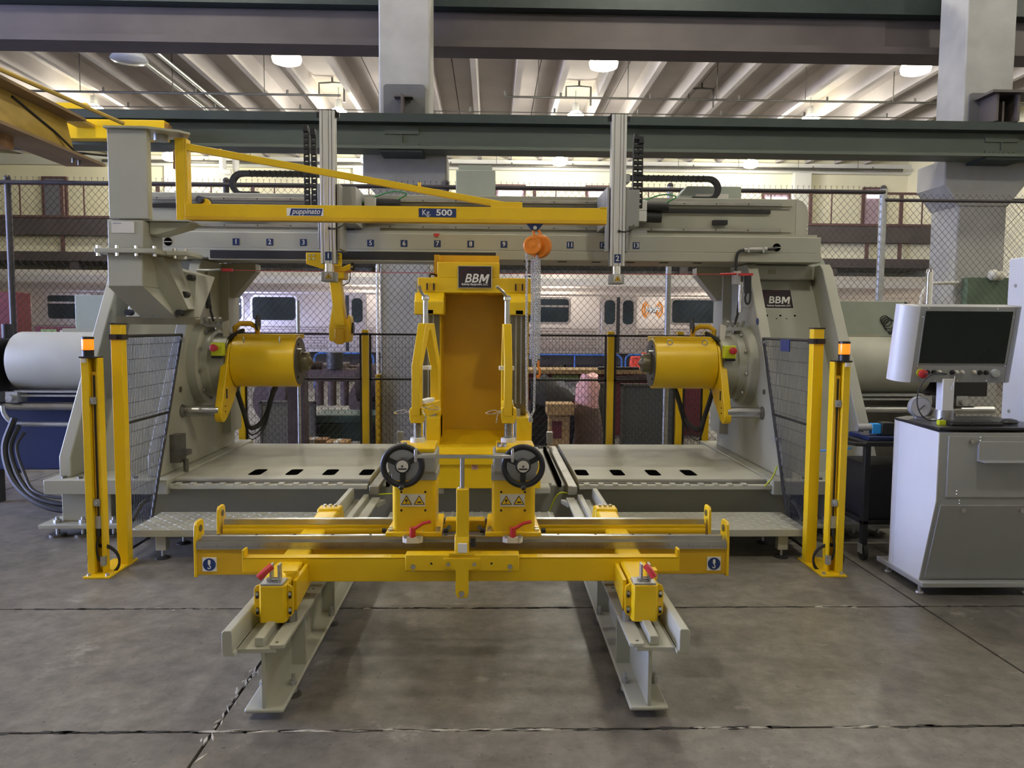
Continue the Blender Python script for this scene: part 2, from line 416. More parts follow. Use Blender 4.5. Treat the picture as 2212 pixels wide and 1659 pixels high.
# concrete columns with flared corbels
def column(x, label, green=False, corner=False):
    t = T('concrete_column', label, 'column', (x, 9.9, 0))
    h = 0.31
    M().box(x - h, x + h, 9.6, 10.2, 0, 8.3).o('shaft', 'concrete', t, bevel=.02)
    c = 0.51
    M().prism([(x - c, 3.72), (x + c, 3.72), (x + c, 3.40), (x + h, 3.14), (x - h, 3.14), (x - c, 3.40)], 'y', 9.58, 10.22).o('corbel', 'concrete', t, bevel=.015)
    M().prism(rounded(x - .25, x + .25, 3.72, 4.52, .04), 'y', 9.575, 9.61).o('painted_patch', 'concrete_dark', t)
    b = M(); b.box(x - .11, x + .11, 9.30, 9.58, 4.06, 4.08); b.box(x - .012, x + .012, 9.30, 9.58, 4.08, 4.34); b.box(x - .11, x + .11, 9.46, 9.58, 4.34, 4.36)
    b.o('tie_bracket', 'brown_steel', t)
    M().box(x - .25, x + .25, 9.2, 9.6, 3.635, 3.665).o('bearing_seat', 'green_dark', t)
    if not green: M().cyl((x - h - .03, 9.58, 0), (x - h - .03, 9.58, 2.45), .018, n=10).o('conduit', 'white', t)
    if green: M().box(x - .12, x - .09, 9.25, 9.575, 4.10, 4.42).box(x + .14, x + .17, 9.25, 9.575, 4.10, 4.42).box(x - .2, x + .45, 9.2, 9.575, 4.42, 4.45).o('steel_stub', 'brown_steel', t)
    if green: M().box(x - .22, x + .30, 9.47, 9.595, 1.4, 2.25).o('painted_panel', 'column_green', t)
    return t
column(-0.94, 'tall concrete column behind the machine, in the middle of the photo')
column(6.27, 'tall concrete column at right behind the console, green painted lower down', True)

# crane runway beam in front of the columns
t = T('runway_beam', 'dark green steel crane runway beam spanning the whole bay', 'beam', (0, 9.3, 3.66))
b = M(); b.box(-11, 13, 9.17, 9.51, 3.665, 3.70); b.box(-11, 13, 9.31, 9.35, 3.70, 3.97); b.box(-11, 13, 9.26, 9.42, 3.97, 4.0)
b.o('web', 'green_steel', t)
M().box(-11, 13, 9.15, 9.53, 3.965, 4.05).o('top_flange', 'green_dark', t)
M().box(-11, 13, 9.29, 9.37, 4.05, 4.10).o('crane_rail', 'green_dark', t)
for x in (-0.94, 6.27):
    p = M(); p.box(x - .2, x + .2, 9.29, 9.31, 3.86, 3.95); p.box(x - .2, x + .2, 9.29, 9.31, 3.70, 3.76); p.box(x - .006, x + .006, 9.29, 9.31, 3.76, 3.86)
    for i in range(6): p.bolt((x - .15 + .06 * i, 9.29, 3.73), (0, -1, 0), .012, .012)
    p.o('splice_plate', 'green_steel', t)
# upper brown beam of the next aisle
t = T('upper_beam', 'wide brown steel beam high up across the top of the photo', 'beam', (0, 10.7, 5.27))
M().box(-13, 15, 10.62, 10.66, 5.36, 5.78).o('web', 'brown_steel', t)
M().box(-13, 15, 10.42, 10.86, 5.27, 5.36).o('bottom_flange', 'brown_steel', t)
M().box(-13, 15, 10.42, 10.86, 5.78, 6.1).o('top_flange', 'green_dark', t)
M().box(-13, 5.45, 10.60, 10.62, 5.365, 5.775).o('cover_plate', 'brown_steel', t)

# ---- yellow bridge crane at upper left
t = T('bridge_crane', 'yellow overhead crane girder with end truck at upper left', 'crane', (-4.45, 8.6, 3.3))
g = M()
XC = -4.45
g.prism([(-9, 3.40), (8.72, 3.40), (8.55, 3.78), (-9, 3.78)], 'x', XC - .012, XC + .012)
g.o('web', 'crane_yellow', t)
M().box(XC - .22, XC + .22, -9, 8.95, 3.37, 3.40).o('bottom_flange', 'crane_dusty', t)
M().box(XC - .20, XC + .20, -9, 8.60, 3.78, 3.81).o('top_flange', 'crane_dusty', t)
M().box(XC - .30, XC + .87, 8.98, 9.14, 3.69, 3.905).o('end_truck', 'yellow', t, bevel=.01)
M().box(XC + .87, XC + .90, 9.0, 9.12, 3.72, 3.87).o('truck_buffer', 'rust', t)
M().box(XC - .75, XC - .15, 9.3, 9.4, 4.10, 4.17).o('bumper', 'yellow', t)
M().box(XC - .1, XC + .1, 8.5, 9.1, 3.81, 3.84).o('joining_plate', 'crane_yellow', t)
for y in (8.5, 8.62): M().bolt((XC + .1, y, 3.37), (0, 0, -1), .02, .05).o('bolt', 'dark_steel', t)
M().tube([(XC + .02, 7.6, 3.75), (XC + .02, 8.3, 3.6), (XC + .08, 8.6, 3.45), (XC + .3, 8.9, 3.48), (XC + .6, 9.05, 3.6)], .012).o('cable', 'rubber', t)
M().tube([(-4.5, 6.4, 3.92), (-3.72, 8.3, 3.69)], .022, 8).o('handrail', 'crane_yellow', t)
M().box(XC - .25, XC + .02, 7.0, 7.6, 3.25, 3.37).o('trolley_stop', 'rust', t)

# ---- high-bay lamps
def lamp(x, y, z, on=True, label='', r=0.33, light=True, parts=True):
    t = T('high_bay_lamp', label, 'lamp', (x, y, z - .2), 'high-bay ceiling lamps')
    M().cyl((x, y, z + .34), (x, y, 8.745), .012, n=8).o('stem', 'galv', t)
    M().lathe([(.05, .36), (.10, .34), (.11, .12), (.13, .10)], (x, y, z), (0, 0, 1), 16).o('housing', 'galv', t)
    M().lathe([(.115, .10), (r * .9, .02), (r, -.08), (r * .93, -.17), (r * .6, -.21), (.02, -.22)] if on else
              [(.115, .10), (r * 1.05, -.06), (r * 1.2, -.16), (r, -.2), (.1, -.22)], (x, y, z), (0, 0, 1), 20).o('lens', 'lens' if on else 'lens_off', t)
    if on and light:
        ld = bpy.data.lights.new('lamp_light', 'POINT'); ld.energy = LAMP_W; ld.color = LAMP_COL; ld.shadow_soft_size = .12
        lo = bpy.data.objects.new('lamp_light', ld); C.objects.link(lo); lo.parent = t; lo.location = (0, 0, -.17)
    return t
where = {-11.75: 'far left', -4.5: 'left', 2.65: 'middle', 9.85: 'right'}
for x, s in where.items():
    if x != -11.75: lamp(x, 17.9, 7.67, True, f'bright {s} lamp of the nearest row, just under the brown beam')
    lamp(x, 23.8, 8.03, True, f'bright {s} lamp of the second row, just above the green beam', .26)
    lamp(x, 29.2, 7.84, True, f'bright {s} lamp of the farthest row, below the green beam', .27)
lamp(-8.0, 17.9, 7.66, False, 'unlit glass lamp hanging below the brown beam at upper left')
for x in (-4.5, 2.65, 9.85):
    for y in (12.0, 7.4, 1.2):  # unseen rows; the nearest is added to brighten the machine front
        lamp(x, y, 7.78, True, 'lit high-bay lamp overhead, above the picture')['group'] = 'lamps overhead out of view'

# ---- pipes under the roof
def pipe(label, y, z, x0, x1, r, rods=True, end=False):
    t = T('sprinkler_pipe', label, 'pipe', ((x0 + x1) / 2, y, z), 'pipes hung under the roof')
    pts = [(x0, y, z), (x1, y, z)]
    if end: pts = [(x0, y, z + .14), (x0 + .02, y, z + .02)] + pts[0:1] + pts[1:]
    M().tube(pts, r, 8).o('pipe_run', 'dark_steel', t)
    x = x0 + .9
    while x < x1:
        if rods: M().cyl((x, y, z), (x, y, 8.745), .012, n=6).o('hanger_rod', 'dark_steel', t)
        M().cyl((x + .6, y, z), (x + .6, y, z + .12), .03, n=8).o('sprinkler_head', 'dark_steel', t)
        x += 2.4
pipe('dark pipe below the brown beam, left of the middle column', 18.5, 7.88, -13, -3.6, .028)
pipe('dark pipe below the brown beam, right of the middle column', 18.5, 7.91, .42, 15, .028, end=True)
pipe('dark pipe in mid ceiling, left of the middle column', 21.0, 7.69, -14, -3.9, .03)
pipe('dark pipe in mid ceiling, right of the middle column', 21.0, 7.72, .45, 15, .03, end=True)
pipe('thin conduit above the green beam across the roof', 22.4, 7.70, -14, 15, .014, rods=False)
pipe('grey pipe along the top of the cream back wall', 30.8, 7.93, -15, 16.5, .06, rods=True)
for i, x in enumerate((-8.05, -7.45)):
    tag(M().tube([(x - .6, 25.4, 8.2), (x - .6, 17.2, 8.2)], .05, 8).o('ceiling_conduit', 'galv'), ('left' if i == 0 else 'right') + ' one of the two grey conduits running along the roof at upper left', 'conduit', 'roof conduits')
# white bent ducts by the back wall
for i, x in enumerate((-10.1, -9.72)):
    m = M(); yy = 30.0 + .35 * i; m.tube([(x, yy, 8.25), (x, yy, 7.6)] + [(x + .15 - .15 * math.cos(R(a)), yy, 7.55 - .15 * math.sin(R(a))) for a in range(0, 91, 15)] + [(x + .32, yy, 7.4)], .13, 12)
    tag(m.o('bent_duct', 'white'), ('left' if i == 0 else 'right') + ' of two white bent ducts near the back wall', 'duct', 'bent ducts')
# bracketed light conduits (inverted U) by the second lamp row
for i, x in enumerate((-4.5, 2.65, 6.25)):
    tag(M().tube([(x - .38, 22.9, 8.28), (x - .38, 22.9, 8.58), (x, 22.9, 8.6), (x + .34, 22.9, 8.58), (x + .34, 22.9, 8.05)], .03, 8).cyl((x, 22.9, 8.58), (x, 22.9, 8.745), .03, n=8).o('conduit_bracket', 'dark_steel'),
        ('left', 'middle', 'right')[i] + ' dark inverted-U conduit bracket under the roof', 'bracket', 'conduit brackets')

# ---- mezzanine at the back
t = T('mezzanine', 'brown steel mezzanine walkway with railings along the back wall', 'mezzanine', (0, 27.5, 3.85))
M().box(-22.4, 16.9, 27.5, 27.9, 4.70, 5.36).o('fascia_beam', 'brown_steel', t)
M().box(-22.4, 16.9, 27.46, 27.5, 5.28, 5.36).o('beam_lip', 'brown_rail', t)
M().box(-22.4, 16.9, 27.9, 31.3, 5.2, 5.3).o('deck', 'concrete', t)
M().box(-22.4, 16.9, 27.5, 27.8, 3.80, 4.12).o('lower_beam', 'brown_steel', t)
M().box(-22.4, 16.9, 27.8, 31.3, 3.9, 4.0).o('lower_deck', 'concrete', t)
M().box(-22.4, 16.9, 27.92, 28.0, 4.0, 4.9).o('knee_wall', 'cream', t)
M().box(-22.4, 16.9, 27.6, 27.66, 6.42, 6.5).o('handrail', 'brown_rail', t)
p0 = M().box(-14.93, -14.81, 27.6, 27.68, 5.36, 6.42).o('rail_post', 'brown_rail', t)
b0 = M().box(-14.13, -14.09, 27.6, 27.64, 5.36, 6.42).o('baluster', 'brown_rail', t)
l0 = M().box(-14.93, -14.83, 27.55, 27.65, 4.12, 4.70).o('stub_post', 'brown_rail', t)
for k in range(-2, 10):
    if k == 0: continue
    clone(p0, t, (3.3 * k, 0, 0)); clone(l0, t, (3.3 * k, 0, 0)); clone(l0, t, (3.3 * k - 1.2, 0, 0))
for k in range(-7, 28):
    if (k % 3) != 2 and k: clone(b0, t, (1.1 * k, 0, 0))
for k, x in enumerate((-14.5, -9.2, -3.8, 1.6, 7.0, 12.4)):
    tag(M().box(x - .15, x + .15, 27.55, 27.85, 0, 3.8).o('mezzanine_post', 'brown_steel'), ('first', 'second', 'third', 'fourth', 'fifth', 'last')[k] + ' steel post under the mezzanine counted from the left', 'post', 'mezzanine posts')
def backdoor(x, w, z0, z1, m, label, cat, pane=None):
    d = T('mezzanine_' + cat, label, cat, (x, 31.25, z0))
    M().box(x - w / 2, x + w / 2, 31.22, 31.3, z0, z1).o('leaf' if cat == 'door' else 'sash', m, d)
    f = M(); f.box(x - w / 2 - .08, x - w / 2, 31.18, 31.3, z0, z1 + .08); f.box(x + w / 2, x + w / 2 + .08, 31.18, 31.3, z0, z1 + .08); f.box(x - w / 2, x + w / 2, 31.18, 31.3, z1, z1 + .08)
    f.o('frame', 'brown_rail', d)
    if pane: M().box(x - w / 2 + .08, x + w / 2 - .08, 31.2, 31.22, pane[0], pane[1]).o('pane', 'tubelight', d)
backdoor(-17.2 + 0.35 + .7, .01, 5.4, 5.41, 'greydoor', 'x', 'x') if False else None
backdoor(-17.1, .8, 5.3, 7.3, 'greydoor', 'grey door on the mezzanine at far left', 'door')
backdoor(15.6, .75, 5.3, 7.25, 'purpledoor', 'mauve door on the mezzanine behind the right fence post', 'door', (6.9, 7.15))
backdoor(.85, 1.1, 6.3, 7.2, 'purpledoor', 'brightly lit mezzanine window behind the grey box on the gantry', 'window', (6.4, 7.1))
backdoor(4.5, 1.1, 6.3, 7.2, 'purpledoor', 'brightly lit mezzanine window left of the right vertical slide', 'window', (6.4, 7.1))
backdoor(11.6, 1.0, 6.2, 7.0, 'purpledoor', 'brightly lit mezzanine window above the right end of the gantry', 'window', (6.45, 6.9))

# ---- subway cars
def car(x0, x1, label, items, wifi=None):
    t = T('subway_car', label, 'train', ((x0 + x1) / 2, 25.3, 0), 'subway cars')
    Y = 24.0
    prof = [(Y, .78), (Y, 2.62), (Y + .10, 2.86), (Y + .16, 2.9), (Y + 2.5, 2.9), (Y + 2.66, 2.62), (Y + 2.66, .78)]
    M().prism(prof, 'x', x0, x1).o('body', 'stainless', t, bevel=.01)
    M().prism([(Y + .16, 2.9), (Y + .25, 3.12), (Y + .7, 3.3), (Y + 1.9, 3.3), (Y + 2.4, 3.12), (Y + 2.5, 2.9)], 'x', x0, x1).o('roof', 'train_roof', t)
    M().box(x0, x1, Y - .02, Y, 2.58, 2.62).o('drip_rail', 'stainless', t)
    M().box(x0, x1, Y + .2, Y + 2.4, .42, .78).o('underframe', 'train_under', t)
    for kind, a, b in items:
        if kind == 'w':
            fr = M().prism(rounded(a - .05, b + .05, 1.70, 2.53, .14), 'y', Y - .03, Y + .01).o('window', 'stainless', t)
            M().prism(rounded(a + .02, b - .02, 1.76, 2.47, .10), 'y', Y - .04, Y - .02).o('pane', 'glass_dark', fr)
        elif kind == 'v':
            fr = M().prism(rounded(a - .05, b + .05, 1.70, 2.53, .14), 'y', Y - .03, Y + .01).o('window', 'stainless', t)
            M().prism(rounded(a + .02, b - .02, 1.76, 2.47, .10), 'y', Y - .04, Y - .02).o('pane', 'glass_dark', fr)
            M().box(a + .04, b - .04, Y - .055, Y - .03, 2.22, 2.28).o('transom', 'stainless', fr)
        elif kind == 'd':
            c = (a + b) / 2
            fr = M().prism(rounded(a - .06, b + .06, .80, 2.62, .16), 'y', Y - .045, Y + .01).o('door_frame', 'stainless', t)
            for s in (-1, 1):
                q = sorted((c + s * .05, c + s * (b - a) / 2))
                lf = M().box(q[0], q[1], Y - .06, Y - .03, .82, 2.52).o('door_leaf', 'stainless', t, bevel=.01)
                M().prism(rounded(q[0] + .09, q[1] - .05, 1.70, 2.45, .13), 'y', Y - .075, Y - .055).o('pane', 'glass_dark', lf)
            M().box(c - .05, c + .05, Y - .07, Y - .03, .82, 2.54).o('door_seal', 'black', t)
    doors = sorted([(a - .12, b + .12) for k, a, b in items if k == 'd'])
    segs = []; cur = x0
    for a, b in doors: segs.append((cur, a)); cur = b
    segs.append((cur, x1))
    for a, b in segs:
        m = M()
        for k in range(9):
            z = .90 + .082 * k
            m.prism([(Y, z - .025), (Y - .025, z - .008), (Y - .025, z + .008), (Y, z + .025)], 'x', a, b)
        m.o('fluted_panel', 'stainless', t)
    for k, xb in enumerate((x0 + 2.6, x1 - 2.6)):
        bg = M().box(xb - 1.6, xb + 1.6, Y + .25, Y + .45, .38, .55).o('truck_side', 'rust_frame', t)
        for s in (-1, 1): M().cyl((xb + s * 1.05, Y + .3, .42), (xb + s * 1.05, Y + .45, .42), .42, n=20).o('wheel', 'rust_frame', bg)
    eq = M()
    for k in range(6):
        xx = x0 + 5.2 + k * (x1 - x0 - 10.4) / 5; eq.box(xx - .7, xx + .7, Y + .3, Y + 1, .12, .5)
    eq.o('equipment_boxes', 'train_under', t)
    if wifi:
        cx, cz = wifi
        lg = M().box(cx - .01, cx + .01, Y - .004, Y - .001, cz - .01, cz + .01).o('wifi_logo', 'wifi_orange', t)
        for s in (-1, 1):
            for rr, w in ((.15, .045), (.22, .045), (.29, .05)):
                a0, a1 = (-52, 52) if s > 0 else (128, 232)
                M().prism(arc(cx, cz, rr, a0, a1, 10) + list(reversed(arc(cx, cz, rr + w, a0, a1, 10))), 'y', Y - .012, Y - .002).o('signal_arc', 'wifi_orange', lg)
        text('WiFi', .23, (cx, Y - .014, cz), 'white', lg, bold=.012, shear=.2)
        text('WiFi', .23, (cx + .012, Y - .010, cz - .014), 'black', lg, 'lettering_shadow', bold=.02, shear=.2)
    return t
car(-21.0, -2.5, 'stainless subway car beyond the fence, left of the middle column',
    [('w', -15.6, -14.0), ('v', -13.45, -12.1), ('d', -11.5, -10.3), ('v', -8.9, -7.55), ('w', -7.25, -5.9), ('d', -4.85, -3.8)])
car(-2.0, 16.8, 'stainless subway car beyond the fence with an orange WiFi logo',
    [('v', -.9, .7), ('v', 1.2, 2.55), ('d', 3.55, 4.6), ('w', 5.75, 7.2), ('v', 7.4, 8.6), ('d', 9.6, 10.7), ('v', 12.0, 13.25), ('w', 13.7, 15.2)], (5.15, 2.16))
# ================================================================ WHEEL PRESS
SIDE = {-1: 'left', 1: 'right'}
# ---- base with deck
t = T('machine_base', 'long beige steel machine base with slotted deck between the two towers', 'machine base', (0, 6.7, 0))
b = M(); b.box(-2.5, 2.5, 5.93, 7.75, .10, .365)
b.o('frame', 'beige', t, bevel=.01)
for s in (-1, 1):
    a, c = sorted((s * .62, s * 2.28)); q, w = sorted((s * .80, s * 2.28))
    M().box(q, w, 5.86, 7.62, .365, .43).o('deck_plate', 'beige_light', t, bevel=.004)
    slot0 = None
    for k in range(4):
        x = s * (.862 + .289 * k)
        M().prism(rounded(x - .05, x + .05, 6.0, 6.24, .03), 'z', .424, .4315).o('slot', 'void', t, smooth=0)
    M().box(q, w, 5.74, 5.86, .372, .405).o('front_ledge', 'beige_light', t, bevel=.004)
    n0 = M().box(-.02, .02, 5.738, 5.80, .405, .414).o('notch_tooth', 'beige_light', t)
    n0.location = (q + .06, 0, 0)
    for k in range(1, int((w - q - .1) / .11)): clone(n0, t, (.11 * k, 0, 0))
    M().box(q, w, 5.80, 5.86, .39, .412).o('track_groove', 'dark_steel', t)
    # rails set into the deck
    M().box(s * .75 - .036, s * .75 + .036, 5.73, 7.7, .33, .40).o('rail_head', 'dull_steel', t, bevel=.006)
    for e in (-.085, .085): M().box(s * .75 + e - .012, s * .75 + e + .012, 5.86, 7.62, .365, .405).o('flangeway', 'void', t)
    M().box(s * .75 - .06, s * .75 + .0, 7.62, 7.70, .43, .55).o('rail_stop', 'dull_steel', t, bevel=.005)
    # tower feet
    a, c = sorted((s * 2.28, s * 3.19))
    M().box(a, c, 5.72, 7.8, .335, .445).o('foot_slab', 'beige', t, bevel=.006)
    a, c = sorted((s * 2.75, s * 3.12))
    M().box(a, c, 5.83, 7.7, .105, .335).o('foot_block', 'beige', t, bevel=.006)
    a, c = sorted((s * 2.45, s * 3.24))
    M().box(a, c, 5.72, 6.0, .075, .105).o('foot_plate', 'beige', t, bevel=.004)
    for x in (2.72, 2.95, 3.14):
        M().cyl((s * x, 5.8, .0), (s * x, 5.8, .15), .014, n=8).bolt((s * x, 5.8, .105), (0, 0, 1), .028, .022).o('levelling_bolt', 'galv', t)
    for x in (2.72, 2.95, 3.14): M().cyl((s * x, 5.8, 0), (s * x, 5.8, .02), .06, n=14).o('levelling_pad', 'dark_steel', t)
    for x, y in ((2.55, 5.8), (2.66, 5.78), (2.95, 5.78), (3.08, 5.8)):
        M().bolt((s * x, y, .445), (0, 0, 1), .02, .014).o('bolt', 'dark_steel', t)
M().box(-.60, .60, 5.86, 7.62, .365, .40).o('deck_plate', 'beige_light', t, bevel=.004)
for s in (-1, 1): M().box(*sorted((s * .22, s * .58)), 5.70, 5.86, .345, .40).o('front_guard', 'beige_light', t, bevel=.012)
M().hose([(-.74, 5.75, .33), (-.60, 5.76, .335), (-.45, 5.78, .32)], .006).o('ground_cable', 'lime', t)
M().hose([(.58, 5.78, .20), (.62, 5.77, .30), (.66, 5.75, .345), (.72, 5.76, .34)], .006).o('ground_cable', 'lime', t)
M().hose([(2.22, 5.74, .40), (2.27, 5.72, .47), (2.30, 5.71, .56)], .006).o('ground_cable', 'lime', t)

# ---- side towers
def tower(s):
    t = T('side_tower', f'{SIDE[s]} beige A-frame tower of the press' + (', logo plate on its front' if s > 0 else ', carrying the jib crane'), 'tower', (s * 2.75, 6.7, .445), 'press side towers')
    prof = [(5.83, .445), (7.55, .445), (7.55, 2.15), (7.45, 2.17), (6.80, 2.17), (6.74, 2.12), (5.83, .60)]
    for x0, x1, nm in ((2.38, 2.47, 'inner_plate'), (3.04, 3.13, 'outer_plate')):
        a, c = sorted((s * x0, s * x1))
        M().prism(prof, 'x', a, c).o(nm, 'beige', t, bevel=.008)
    a, c = sorted((s * 2.47, s * 3.04))
    M().prism([(6.98, 2.04), (7.06, 2.04), (6.20, .445), (6.10, .445)], 'x', a, c).o('front_panel', 'beige', t)
    M().box(a, c, 6.90, 7.2, 2.04, 2.17).o('cross_bar', 'beige', t, bevel=.01)
    M().box(a, c, 7.47, 7.55, .445, 2.1).o('rear_panel', 'beige', t)
    # gusset under the gantry
    g = sorted((s * 2.38, s * 2.05))
    M().prism([(s * 2.38, 2.165), (s * 2.06, 2.165), (s * 2.06, 2.10), (s * 2.26, 1.86), (s * 2.38, 1.86)], 'y', 7.25, 7.40).o('gusset', 'beige', t)
    M().box(*sorted((s * 2.30, s * 2.38)), 7.20, 7.5, .6, 2.1).o('rear_rib', 'beige', t)
    for x in (2.375, 3.035): M().cyl((s * x, 6.92, 2.03), (s * (x - .004), 6.92, 2.03), .045, n=16).o('lifting_hole', 'beige_light' if s < 0 else 'bronze', t)
    # round flange of the ram housing
    ax = (-s, 0, 0); Y, Z = 6.72, 1.27
    fl = M().lathe([(.34, 0), (.34, .075), (.325, .085), (.29, .09), (.29, .15), (.262, .16), (.262, .275)], (s * 2.38, Y, Z), ax, 40).o('ram_flange', 'beige', t, smooth=40)
    for k in range(10):
        an = R(36 * k + 10)
        M().bolt((s * 2.285, Y + .305 * math.cos(an), Z + .305 * math.sin(an)), ax, .014, .014).o('bolt', 'steel', fl)
    M().lathe([(.255, .275), (.255, .287), (.20, .295), (.20, .31)], (s * 2.38, Y, Z), ax, 40).o('seal_ring', 'bronze', fl)
    M().cyl((s * 2.378, 6.28, .90), (s * 2.372, 6.28, .90), .055, n=20).o('bushing', 'dark_steel', t)
    M().cyl((s * 2.378, 6.25, 1.08), (s * 2.372, 6.25, 1.08), .022, n=12).o('plug', 'dark_steel', t)
    # lubrication block on top of the flange
    m = M(); m.box(*sorted((s * 2.16, s * 2.32)), 6.62, 6.78, 1.58, 1.63)
    for k in range(4): m.cyl((s * (2.17 + .045 * k), 6.64, 1.60), (s * (2.17 + .045 * k), 6.60, 1.66), .014, n=8)
    m.o('hose_block', 'galv', t)
    # conduit down the inner face
    m = M(); m.tube([(s * 2.30, 6.66, 1.98), (s * 2.29, 6.66, 1.90)] + [(s * 2.27, 6.66, 1.75), (s * 2.27, 6.66, 1.72), (s * 2.235, 6.64, 1.62)], .011)
    m.o('black_hose', 'rubber', t)
    M().cyl((s * 2.29, 6.66, 2.0), (s * 2.29, 6.66, 1.74), .019, n=12).o('conduit', 'chrome' if s > 0 else 'rubber', t)
    for z in (1.95, 1.78): M().box(*sorted((s * 2.27, s * 2.38)), 6.65, 6.67, z - .006, z + .006).o('conduit_clip', 'galv', t)
    M().cyl((s * 2.379, 6.46, 1.66), (s * 2.374, 6.46, 1.66), .03, n=14).o('round_label', 'navy', t)
    if s > 0:
        d = Vector((0, -.86, -1.595)).normalized()      # down the slope of the panel
        n = Vector((0, -d.z, d.y)); n = -n if n.y > 0 else n
        o0 = Vector((2.665, 6.98, 2.04)) + d * .10
        def inc(m, x0, x1, a, b_, h):
            c = Vector(((x0 + x1) / 2, o0.y, o0.z)) + d * ((a + b_) / 2) + n * (h / 2)
            return m.obox(c, ((x1 - x0) / 2, 0, 0), d * ((b_ - a) / 2), n * (h / 2))
        pl = inc(M(), 2.555, 2.835, 0, .20, .004).o('name_plate_rim', 'silver_paint', t)
        inc(M(), 2.561, 2.829, .006, .194, .006).o('name_plate', 'logo_black', pl)
        c = Vector((2.70, o0.y, o0.z))
        bbm(pl, c + d * .115 + n * .0075, (1, 0, 0), -d, .100)
        text('Railway Equipment, LLC.', .0215, c + d * .17 + n * .0075, 'white', pl, xdir=(1, 0, 0), up=-d, bold=.0004, shear=.15)
        ar = M()
        pts = [c + d * (.13 - .115 * math.sin(R(a_))) + Vector((.13 * math.cos(R(a_)), 0, 0)) + n * .0065 for a_ in range(75, 176, 10)]
        ar.tube(pts, .0035, 5).o('logo_arc', 'logo_red', pl)
        for x, q in ((2.58, .27), (2.70, .27), (2.83, .27), (2.60, .42), (2.83, .42), (2.63, .60), (2.74, .60), (2.85, .60), (2.66, .30), (2.75, .30)):
            p = Vector((x, o0.y, o0.z)) + d * q
            M().cyl(p, p + n * .004, .010 if q != .30 else .006, n=10).o('bolt_hole', 'void', t)
        M().box(2.62, 2.68, 6.895, 6.90, 2.09, 2.13).o('square_hole', 'bronze', t)
        m = M(); m.box(2.24, 2.36, 6.55, 6.58, 2.05, 2.07); m.o('pull_switch_bracket', 'red', t)
        M().cyl((2.20, 6.5, 2.06), (2.06, 6.5, 2.055), .010, n=10).o('pull_switch_spring', 'red', t)
        M().box(2.21, 2.27, 6.6, 6.66, 1.98, 2.09).o('pull_switch', 'galv', t)
        M().box(2.30, 2.345, 6.55, 6.6, 1.90, 2.05).o('cable_gland', 'rubber', t)
        M().hose([(2.31, 6.57, 1.90)] + [(2.325 - .022 * math.cos(R(a)), 6.57, 1.86 - .05 * math.sin(R(a))) for a in range(0, 181, 30)] + [(2.347, 6.57, 1.92)], .009).o('cable_loop', 'rubber', t)
    else:
        M().tube([(-2.36, 6.6, 2.06), (-2.24, 6.6, 2.06), (-2.16, 6.6, 2.065)], .010).o('pull_switch', 'galv', t)
        M().box(-2.14, -2.06, 6.58, 6.62, 2.05, 2.075).o('pull_switch_spring', 'red', t)
    # pull cord guide on the lower inner face
    m = M(); m.box(*sorted((s * 2.30, s * 2.38)), 6.02, 6.14, .52, .74); m.cyl((s * 2.28, 6.08, .54), (s * 2.28, 6.08, .44), .02, n=10); m.box(*sorted((s * 2.24, s * 2.34)), 6.0, 6.10, .58, .62)
    if s < 0: m.o('floor_bracket', 'dark_steel', t)
    return t
for s in (-1, 1): tower(s)

